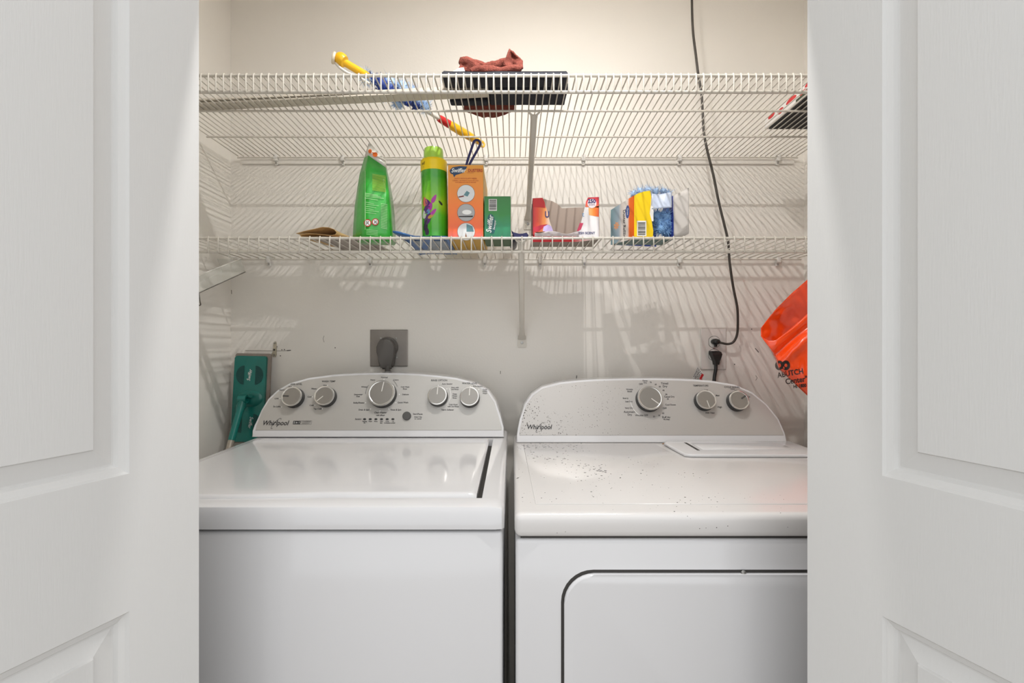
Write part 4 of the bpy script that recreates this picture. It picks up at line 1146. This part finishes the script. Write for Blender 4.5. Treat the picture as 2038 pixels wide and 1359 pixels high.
# tail lying on the deck behind the towel
bm = B()
def tail(u, v):
    px = lin(925, 1024, u)
    yback = 1.186 + .052 * math.sin(math.pi * min(1, max(0, u * .95 + .03))) ** .7 + .004 * noise.noise(Vector((u * 9, 0, 0)))
    y = lin(1.176, yback, v)
    x = (px - 1019) / F * lin(1.20, 1.22, v)
    return Vector((x, y, DU + .0035 + .0035 * (1 + noise.noise(Vector((u * 10, v * 4, 2)))) + .020 * (1 - v) ** 2))
sheet(bm, 26, 10, tail, .0034, (0, 0, 1)); obj('cloth_tail', bm, CLOTH, root, True)
bm = B()
def bridge(u, v):
    x = lin(-.10, .012, u); t = v
    return Vector((x, lin(1.115, 1.186, t), lin(TT + .012, DU + .022, t ** 1.6) + .002 * noise.noise(Vector((u * 9, v * 5, 7)))))
sheet(bm, 18, 10, bridge, .0035); obj('cloth_back', bm, CLOTH, root, True)
# paper care card tucked under the cloth
bm = B(); P = [W(px, py, 1.062) for px, py in ((893, 146.5), (914, 135), (923, 134), (927, 147))]
prism(bm, P, (0, .0006, 0)); root = tag(obj('paper_card', bm, PAPER, None), 'small white paper card tucked against the terracotta cloth', 'card')
bm = B(); P = [W(px, py, 1.0615) for px, py in ((902.5, 145.5), (907, 142.5), (914, 141.8), (913.5, 145.5))]
bm.faces.new([bm.verts.new(p) for p in P]); obj('card_print', bm, INK, root, recalc=False)

# extending duster lying across the shelf
a0 = W(672, 116, 1.085); a1 = W(957, 293, 1.408); a1.z = max(a1.z, DU + .009)
ax = (a1 - a0); AL = ax.length; axn = ax.normalized()
def along(px):   # point of the axis seen at column px
    best = min((abs((1019 + (a0 + ax * (k / 400)).x / (a0 + ax * (k / 400)).y * F) - px), k) for k in range(401))
    return a0 + ax * (best[1] / 400)
root = thing('hand_duster', ((a0.x + a1.x) / 2, 1.25, DU), 'yellow handled hand duster with a fluffy blue head on the upper shelf', 'duster')
YD = mat('yellow duster plastic', C(242, 186, 18), .35, coat=.3)
bm = B(); p0, p1 = along(676), along(733); tube(bm, [p0, p0.lerp(p1, .25), p0.lerp(p1, .6), p1], [.0100, .0085, .0088, .0090], 16); 
obj('handle_bar', bm, YD, root, .8)
side_v = Vector((-.92, .12, -.35)).normalized()
bm = B(); K = frame(along(679) + Vector((0, 0, .002)), (0.25, -.85, .35), (.5, .2, .75)); lathe(bm, [(0, -.010), (.0125, -.0095), (.0150, -.004), (.0150, .004), (.0125, .0095), (0, .010)], K, 24); obj('pivot_knob', bm, YD, root, .7)
bm = B(); q = W(663.5, 115, 1.083); K = frame(q, (0.1, .45, .9), (.2, .9, -.3)); 
Kd = Matrix.Translation(q) @ (Vector((0, 0, 1)).rotation_difference(Vector((-1, -.35, .25)))).to_matrix().to_4x4(); lathe(bm, [(.0125, -.004), (.0135, 0), (.0120, .0022), (0, .0026)], Kd, 24); cap = obj('knob_cap', bm, mat('cream cap', C(226, 214, 190), .5), root, .7)
bm = B()
for dx, dy in ((.0045, .004), (-.0045, .004), (.0045, -.003), (-.0045, -.003)): disc(bm, Kd, dx, dy, .0020, z=.0029, n=10)
obj('cap_dots', bm, mat('red brown dots', C(120, 50, 34), .6), cap, recalc=False)
bm = B(); tube(bm, smooth_path([W(668, 125, 1.088), W(678, 136, 1.09), W(694, 146, 1.10), W(713, 153, 1.115), W(735, 166, 1.135)], 5), .0032, 8); obj('inner_fork', bm, mat('white fork plastic', C(222, 218, 210), .4), root, .8)
bm = B(); p0, p1 = along(730), along(880); tube(bm, [p0, p1], .0058, 12); obj('stem', bm, mat('white fork plastic', C(222, 218, 210), .4), root, .8)
bm = B(); p0, p1 = along(873), along(893); tube(bm, [p0, p0.lerp(p1, .2), p0.lerp(p1, .8), p1], [.0085, .0100, .0105, .0110], 16); obj('red_collar', bm, REDINK, root, .8)
bm = B(); p0, p1 = along(891), along(961); tube(bm, [p0, p0.lerp(p1, .12), p0.lerp(p1, .45), p0.lerp(p1, .75), p0.lerp(p1, .9), p1], [.0090, .0118, .0125, .0110, .0090, .0078], 16); obj('grip', bm, YD, root, .8)
bm = B(); e = along(961); tube(bm, smooth_path([e + Vector((-.004, -.004, .002)), e + Vector((.004, .004, .006)), e + Vector((.010, .006, -.002)), e + Vector((.006, .004, -.010)), e + Vector((-.003, -.002, -.008))], 4), .0030, 8); obj('hang_loop', bm, YD, root, .8)
hp = [(along(px) + Vector((0, 0, .000)), r) for px, r in ((742, .014), (760, .017), (778, .018), (796, .018), (812, .017), (828, .014))]
fluffy('duster_sleeve', hp, 300, .010, .0016, 21, mat('navy duster core', C(38, 62, 138), .7, var=.3, vscale=40), None, root)
hp = [(along(px) + Vector((dx, dy, dz)), r) for px, r, dx, dy, dz in ((738, .015, -.010, 0, 0), (765, .016, .010, .01, .012), (785, .018, .018, .012, .016), (800, .018, .024, .010, .012), (820, .016, .014, .012, .008), (770, .013, -.008, .006, -.010), (800, .013, -.012, .01, -.012), (832, .012, .016, .008, .002))]
fluffy('duster_fibres', hp, 2200, .012, .0007, 33, FLUFFP, None, root)

# flat red and white box at the right end
X0b, X1b, Y0b, Y1b = .699, .880, 1.060, 1.307
root = thing('flat_box', ((X0b + X1b) / 2, (Y0b + Y1b) / 2, DU), 'flat red and white box with a black base at the right shelf end', 'box')
bm = B(); box(bm, X0b, X1b, Y0b, Y1b, DU + .0045, DU + .030, .0015, 1); bx = obj('box_body', bm, mat('white glossy board', C(226, 222, 218), .35), root)
bm = B(); box(bm, X0b + .007, X1b - .004, Y0b + .004, Y1b - .010, DU + .0004, DU + .0045); obj('box_base', bm, mat('black tray', C(30, 28, 30), .5), root)
bm = B(); SMx = frame((X0b - .0004, Y1b, DU + .0045), (0, -1, 0), (0, 0, 1))
for y_, z_, rx, rz in ((.035, .021, .016, .006), (.078, .013, .014, .007), (.125, .017, .022, .007), (.175, .010, .015, .006), (.20, .020, .02, .005)):
    disc(bm, SMx, y_, z_, rx, rz, .0002, 20)
obj('red_print', bm, REDINK, bx, recalc=False)
bm = B(); quad(bm, SMx, .145, .235, .001, .007, .0003); obj('dark_print', bm, mat('dark green print', C(44, 60, 34), .5), bx, recalc=False)

# ------------------------------------------------------------------ wall fittings, cords
# duplex outlet
op = [W(px, py, YW) for px, py in ((1394, 735), (1444, 653))]
root = thing('wall_outlet', (op[0].x + .04, YW, op[0].z), 'white duplex wall outlet above the dryer with two black plugs', 'outlet')
bm = B(); box(bm, op[0].x, op[1].x, YW - .005, YW - .0004, op[0].z, op[1].z, .0015, 2); obj('cover_plate', bm, mat('ivory plate', C(216, 210, 204), .4), root)
OM = frame((0, YW - .005, 0), (1, 0, 0), (0, 0, 1))
for px, py in ((1420, 680.5), (1420, 706)):
    p = W(px, py, YW)
    bm = B(); Kk = frame((p.x, YW - .005, p.z), (1, 0, 0), (0, 0, 1))
    P = [(max(-.0165, min(.0165, .0185 * math.cos(2 * math.pi * k / 32))), .0178 * math.sin(2 * math.pi * k / 32)) for k in range(32)]
    prism(bm, [Kk @ Vector((x_, z_, 0)) for x_, z_ in P], (0, -.0016, 0)); rc = obj('receptacle', bm, PLASW, root)
    bm = B(); prism(bm, [Kk @ Vector((x_ * 1.07, z_ * 1.07, 0)) for x_, z_ in P], (0, -.0004, 0)); obj('receptacle_gap', bm, GAPM, rc)
p = W(1419, 693, YW); bm = B(); lathe(bm, [(0, 0), (.0032, 0), (.0028, .0012), (0, .0016)], frame((p.x, YW - .005, p.z), (1, 0, 0), (0, 0, 1)), 12); obj('plate_screw', bm, SCREW, root)
# plug of the hanging cord and the cord itself
root = thing('extension_cable', W(1422, 680, YW), 'long dark cord hanging down through both shelves into the upper socket', 'cord')
p = W(1421, 680, YW)
bm = B(); Kk = frame((p.x, YW - .0067, p.z), (1, 0, 0), (0, 0, 1)); lathe(bm, [(1, 0), (1.02, .006), (.9, .014), (.55, .019), (0, .020)], Kk @ Matrix.Diagonal((.0135, .0095, 1, 1)), 20)
box(bm, p.x - .0035, p.x + .0035, YW - .016, YW - .0068, p.z - .016, p.z - .004, .001, 1); obj('plug', bm, BLACKP, root, .8)
CORDM = mat('dark olive cord', C(62, 56, 50), .5)
cp = [(1377, -60, 1.425), (1377, 0, 1.425), (1379, 60, 1.42), (1385, 110, 1.415), (1390, 150, 1.41), (1396, 185, 1.405), (1398, 215, 1.402), (1401, 265, 1.398), (1409, 305, 1.395), (1420, 350, 1.392), (1430, 400, 1.388), (1441, 445, 1.384), (1449, 480, 1.380), (1452, 520, 1.385), (1459, 570, 1.400), (1467, 610, 1.420), (1468.5, 640, 1.440), (1467, 665, 1.455), (1460, 680, 1.463), (1449, 684.5, 1.468), (1437, 682.5, 1.470), (1427, 680, 1.472)]
P = smooth_path([W(*q) for q in cp], 5); P = [Vector((P[0].x - .005, P[0].y + .005, ZC - .002))] + P
bm = B(); tube(bm, P, .0037, 8); obj('cord', bm, CORDM, root, .9)
# dryer power plug and cord
root = thing('power_plug', W(1424, 712, YW), 'black plug in the lower socket with a cord dropping behind the dryer', 'plug')
bm = B(); rings = []
for px0, px1, py, d in ((1411.5, 1431, 698.5, .020), (1412, 1433, 700.5, .026), (1412.5, 1434.5, 705, .028), (1416.5, 1432, 714, .027), (1419, 1430.5, 719, .025), (1420, 1430, 725.5, .022)):
    l = W(px0, py, YW - .012); r = W(px1, py, YW - .012)
    rings.append([Vector((l.x, YW - .0068, l.z)), Vector((l.x + .002, YW - d, l.z)), Vector((r.x - .002, YW - d, r.z)), Vector((r.x, YW - .0068, r.z))])
loft(bm, rings); obj('plug', bm, BLACKP, root, .3)
bm = B(); tube(bm, smooth_path([W(1425, 724, 1.476), W(1424.5, 735, 1.475), W(1422, 750, 1.472), W(1420.5, 770, 1.465), W(1419, 800, 1.455), W(1418, 860, 1.445)], 5), .0055, 8); obj('cord', bm, BLACKP, root, .9)
# warning tag behind the dryer console
bm = B(); P = [W(px, py, 1.46) for px, py in ((1388, 729), (1394, 736), (1400, 744), (1405.5, 752), (1402, 780), (1368, 780), (1378, 752))]
prism(bm, P, (0, .0005, 0)); root = tag(obj('warning_tag', bm, PAPER, None), 'white printed paper warning tag standing behind the dryer console', 'tag')
TM = frame(W(1388, 729, 1.4596), (1, 0, -.75), (-.45, 0, -1))
bm = B()
for r_ in range(8):
    rd = random.Random(r_); x_ = .003
    for s_ in range(5):
        w_ = rd.uniform(.002, .006)
        if x_ + w_ > .006 + .0042 * r_: break
        q = [W(1388 + (a * .35 - b * .42) , 729 + (a * .42 + b), 1.4592) for a, b in ()]
        x_ += w_ + .0012
def tg(a, b): return W(1388 + a * 16.5 - b * 9.5 * (1), 729 + a * 22 + b * 22, 1.4594)
for r_ in range(7):
    b0 = .06 + r_ * .125; t = .06 - b0 * .05
    rd = random.Random(r_ + 3)
    while t < .80:
        w_ = rd.uniform(.05, .16)
        bm.faces.new([bm.verts.new(tg(*q)) for q in ((t, b0), (min(t + w_, .86), b0), (min(t + w_, .86), b0 + .06), (t, b0 + .06))]); t += w_ + .05
obj('tag_print', bm, INK, root, recalc=False)
bm = B(); bm.faces.new([bm.verts.new(W(px, py, 1.4590)) for px, py in ((1397, 743), (1401, 745.5), (1396, 755), (1391, 755))]); obj('tag_red_print', bm, REDINK, root, recalc=False)
# dryer-type steel outlet plate with a heavy grey plug
root = thing('range_outlet', W(774, 729, YW), 'square steel outlet plate above the washer with a heavy grey plug', 'outlet')
a, b = W(737.5, 729, YW), W(812, 656, YW)
bm = B(); box(bm, a.x, b.x, YW - .006, YW - .0004, a.z, b.z, .0018, 2); obj('steel_plate', bm, STEEL, root)
for px, py in ((758.5, 673), (789, 673), (790, 711), (758, 711)):
    p = W(px, py, YW); bm = B(); lathe(bm, [(0, 0), (.0032, 0), (.0026, .0016), (0, .002)], frame((p.x, YW - .006, p.z), (1, 0, 0), (0, 0, 1)), 12); obj('plate_screw', bm, SCREW, root)
PLUGG = mat('grey plug rubber', C(88, 84, 80), .5)
p = W(773, 692, YW)
bm = B(); lathe(bm, [(.032, 0), (.032, .010), (.029, .013)], frame((p.x + .001, YW - .0058, p.z + .002), (1, 0, 0), (0, 0, 1)), 28); obj('plug_base', bm, PLUGG, root, .6)
bm = B()
prf = [(752, 700), (752, 690), (755, 682), (761, 676.5), (769, 675), (777, 676.5), (783, 681), (787, 688), (788, 697), (785, 712), (783.5, 728), (780, 729), (779.5, 734), (764, 734), (763, 729), (758, 728), (755.5, 712)]
prism(bm, [Vector((W(px, py, YW - .02).x, YW - .040, W(px, py, YW - .02).z)) for px, py in prf], (0, .024, 0), .004, 3); obj('plug', bm, PLUGG, root, .7)
bm = B(); tube(bm, smooth_path([W(771.5, 728, 1.456), W(771.5, 742, 1.455), W(771, 770, 1.455), W(770, 830, 1.45)], 4), .0085, 10); obj('cord', bm, PLUGG, root, .9)

# leftover wall clip
root = thing('wall_anchor', W(547, 710, YW), 'small clear plastic clip screwed to the wall above the mop head', 'clip')
bm = B()
P = [(542, 708), (541.5, 703), (545, 699), (545, 683), (547, 680), (550, 680), (551, 683), (551, 706), (549, 710), (545, 710)]
prism(bm, [W(px, py, YW - .0004) for px, py in P], (0, -.004, 0), .0008, 1); ca = obj('clip_body', bm, mat('yellowed clear plastic', C(196, 186, 164), .3, alpha=.8), root)
for px, py in ((548.2, 682.5), (547, 696), (546.5, 706.5)):
    p = W(px, py, YW); bm = B(); lathe(bm, [(0, 0), (.0032, 0), (.0026, .0016), (0, .0008)], frame((p.x, YW - .0046, p.z), (1, 0, 0), (0, 0, 1)), 12); obj('clip_screw', bm, GAPM if py == 696 else SCREW, ca)

# ------------------------------------------------------------------ teal floor mop, head up against the wall
root = thing('floor_mop', (-.87, 1.0, 0), 'teal flat floor mop with its head up against the wall beside the washer', 'mop')
TEAL = mat('teal plastic', C(20, 116, 106), .3, coat=.2); TEALD = mat('dark teal grip', C(12, 76, 72), .5, bump=.6, bscale=600)
hm = W(497, 793, 1.455)
hv = Vector((.022, .060, .998)).normalized()
HM = frame(hm, (1, .03, -.02), hv)
hw, hh = .048, .131
def rr2(w_, h_, r, n=6):
    return [(x_, z_) for x_, z_ in rrect(-w_, w_, -h_, h_, r, n)]
bm = B(); prism(bm, [HM @ Vector((x_ + .003, z_ + .002, -.010)) for x_, z_ in rr2(hw + .006, hh + .006, .006)], HM.to_3x3() @ Vector((0, 0, .008)), .002, 2); obj('foam_pad', bm, mat('grey foam pad', C(150, 138, 128), .9), root, .7)
bm = B(); prism(bm, [HM @ Vector((x_, z_, -.002)) for x_, z_ in rr2(hw, hh, .006)], HM.to_3x3() @ Vector((0, 0, .009)), .003, 3); head = obj('mop_head', bm, TEAL, root, .7)
for sx, sz in ((-1, .072), (1, .072), (-1, -.075), (1, -.075)):
    bm = B(); P = []
    for k in range(17):
        a = math.radians(-90 + 180 * k / 16); P.append((sx * (.017 + .024 * math.cos(a)), sz + .029 * math.sin(a)))
    prism(bm, [HM @ Vector((x_, z_, .0072)) for x_, z_ in P], HM.to_3x3() @ Vector((0, 0, .0006))); obj('cloth_gripper', bm, TEALD, head)
bm = B(); text(bm, 'Swiffer', HM, .0150, 0, .072, rot=math.radians(82), shear=.2, z=.0078, squash=.85); text(bm, 'Swiffer', HM, .0150, .010, -.072, rot=math.radians(-98), shear=.2, z=.0078, squash=.85); obj('head_lettering', bm, WINK, head, recalc=False)
bm = B(); lathe(bm, [(1.0, .006), (.9, .010), (.55, .014), (0, .015)], HM @ Matrix.Translation((.004, 0, 0)) @ Matrix.Diagonal((.040, .026, 1, 1)), 28); obj('joint_boss', bm, TEAL, head, .8)
j0 = HM @ Vector((-.004, .000, .030))
bm = B(); K = frame(j0, (0, -.9, .2), (.0, .2, .9)); lathe(bm, [(.0075, -.012), (.0125, -.012), (.0125, .012), (.0075, .012), (.0075, -.012)], K, 20, close=False); tube(bm, [HM @ Vector((-.012, .006, .014)), HM @ Vector((.018, .010, .030))], .006, 10); obj('swivel_joint', bm, TEAL, root, .7)
fl_ = Vector((-.868, 1.0, .012)); pd = (fl_ - j0)
bm = B(); tube(bm, [j0 + pd * .005, j0 + pd * .02, j0 + pd * .04, j0 + pd * .098, j0 + pd * .115], [.009, .0135, .0100, .0100, .0095], 16); obj('handle_socket', bm, TEAL, root, .7)
bm = B(); tube(bm, [j0 + pd * .112, fl_], .0088, 14); obj('handle_pole', bm, mat('beige pole', C(178, 168, 154), .35, metal=.3), root, .8)
bm = B(); tube(bm, [j0 + pd * .97, fl_ + pd.normalized() * .004], .0120, 14); obj('pole_end', bm, TEAL, root, .8)

# ------------------------------------------------------------------ clear plastic tray under the lower shelf end
CLEAR = mat('clear acrylic', C(226, 226, 218), .12, alpha=.32, coat=.6)
root = thing('plastic_tray', (-.845, 1.31, 1.25), 'clear plastic tray hanging tilted under the left end of the lower shelf', 'tray')
f_b, f_t = Vector((-.805, 1.425, 1.390)), Vector((-.815, 1.418, 1.428))
n_b, n_t = Vector((-.805, 1.150, 1.279)), Vector((-.815, 1.143, 1.317))
wl = Vector((-.070, 0, 0))
def plate(name, pts, th=.0014, m=CLEAR):
    P = [Vector(p) for p in pts]; nn_ = (P[1] - P[0]).cross(P[2] - P[0]).normalized(); bm = B(); prism(bm, P, nn_ * th); return obj(name, bm, m, root)
plate('side_wall', [n_b, f_b, f_t, n_t]); plate('tray_base', [n_b, n_b + wl, f_b + wl, f_b]); plate('end_wall', [f_b, f_b + wl, f_t + wl, f_t])
bm = B(); tube(bm, [n_b, f_b], .0014, 6); obj('dark_edge', bm, mat('dark edge', C(74, 68, 60), .5), root)
bm = B(); tube(bm, [n_t, f_t], .0015, 6); obj('rim', bm, mat('bright acrylic rim', C(232, 230, 224), .2), root)
bm = B(); tube(bm, smooth_path([f_t + Vector((-.010, .004, -.002)), f_t + Vector((-.018, .010, .006)), Vector((-.838, 1.40, ZL - .012)), Vector((-.838, 1.395, ZL + .004)), Vector((-.838, 1.388, ZL + .006))], 4), .0016, 6); obj('hanger_hook', bm, mat('bright acrylic rim', C(232, 230, 224), .2), root)
bm = B(); e = W(396.5, 588, 1.215); tube(bm, smooth_path([e + Vector((-.002, 0, .012)), e, W(398, 600, 1.213), W(399.3, 606, 1.213), W(396.5, 608, 1.213), W(395, 606, 1.213)], 4), .0013, 6); obj('wire_hook', bm, mat('dark edge', C(74, 68, 60), .5), root)

# ------------------------------------------------------------------ orange shopping bag on the right wall
ORB = mat('orange plastic bag', C(250, 74, 10), .22, coat=.6, bump=.25, bscale=45)
root = thing('shopping_bag', (.80, 1.25, 1.0), 'orange plastic shopping bag with black print hanging at the right wall', 'bag')
rimF = [(1514, 667), (1520, 673), (1530, 678), (1542, 678), (1556, 668), (1572, 655), (1590, 640), (1607, 624), (1650, 590), (1690, 570)]
rimB = [(1514, 653), (1530, 632), (1545, 614), (1560, 599), (1577, 582), (1590, 571), (1607, 556), (1650, 522), (1690, 500)]
bot = [(1514, 668), (1522, 680), (1532, 694), (1541, 709), (1546, 722), (1551, 735), (1562, 745), (1575, 757), (1590, 771), (1607, 787), (1650, 826), (1690, 842)]
def bag_y(px, py):
    t = (px - 1514) / 176.0
    y = 1.262 - .060 * math.sin(min(1, t * 1.25) * math.pi / 2)
    d = (px - 1545) * .70 + (py - 712) * .78            # diagonal fold
    y -= .009 * math.exp(-((d - 14) / 9) ** 2) - .010 * math.exp(-((d + 6) / 7) ** 2)
    y += .0035 * noise.noise(Vector((px * .05, py * .03, 4)))
    return y
def edge_in(px, py):
    top, b_ = interp(rimF, px), interp(bot, px); k = (py - top) / max(1e-3, b_ - top)
    return .022 * max(0, (k - .75) / .25) ** 2
bm = B()
def bagF(u, v):
    px = lin(1514.2, 1688, u ** 1.2); a_, b_ = interp(rimF, px), interp(bot, px); py = lin(a_, b_, v)
    return W(px, py, bag_y(px, py) + edge_in(px, py))
sheet(bm, 44, 26, bagF, .0006); front_o = obj('bag_front', bm, ORB, root, True)
bm = B()
def bagB(u, v):
    px = lin(1514.2, 1688, u ** 1.2); a_, b_ = interp(rimB, px), interp(bot, px)
    py = lin(a_, b_, v); t = (px - 1514) / 176.0
    return W(px, py, 1.266 + .040 * math.sin(min(1, t * 1.4) * math.pi / 2) * math.sin(math.pi * min(1, .35 + v * .65)) + .006 * noise.noise(Vector((px * .04, py * .05, 9))))
sheet(bm, 44, 26, bagB, .0006); obj('bag_back', bm, ORB, root, True)
bm = B(); tube(bm, smooth_path([W(1660, 530, 1.29), W(1690, 470, 1.29), Vector((.905, 1.28, 1.478)), Vector((.905, 1.26, 1.462)), W(1672, 560, 1.25)], 5), .0035, 8); obj('bag_handle', bm, ORB, root, .9)
bm = B()
def onbag(p): return W(p.x, -p.y, bag_y(p.x, -p.y) + edge_in(p.x, -p.y) - .0016)
for s_, px, py, sz, rt in (('ABUTCH', 1573, 743, 15, 10), ('Center"', 1585, 757, 15.5, 8), ('HI 1800 M', 1596, 768, 9, 6)):
    text(bm, s_, None, sz, px, -py, rot=math.radians(rt), z=0, fn=onbag, squash=.88, bold=.35)
for cx_, cy_, r0, r1 in ((1551, 727, 3.5, 8.5), (1564, 727, 3, 8.5)):
    Vv = []
    for k in range(25):
        a = 2 * math.pi * k / 24
        Vv.append((bm.verts.new(onbag(Vector((cx_ + r0 * math.cos(a), -cy_ + r0 * 1.2 * math.sin(a), 0)))), bm.verts.new(onbag(Vector((cx_ + r1 * math.cos(a), -cy_ + r1 * 1.15 * math.sin(a), 0))))))
    for A_, B_ in zip(Vv, Vv[1:]): bm.faces.new((A_[0], A_[1], B_[1], B_[0]))
obj('bag_lettering', bm, mat('bag ink', C(40, 26, 20), .5), front_o, recalc=False)
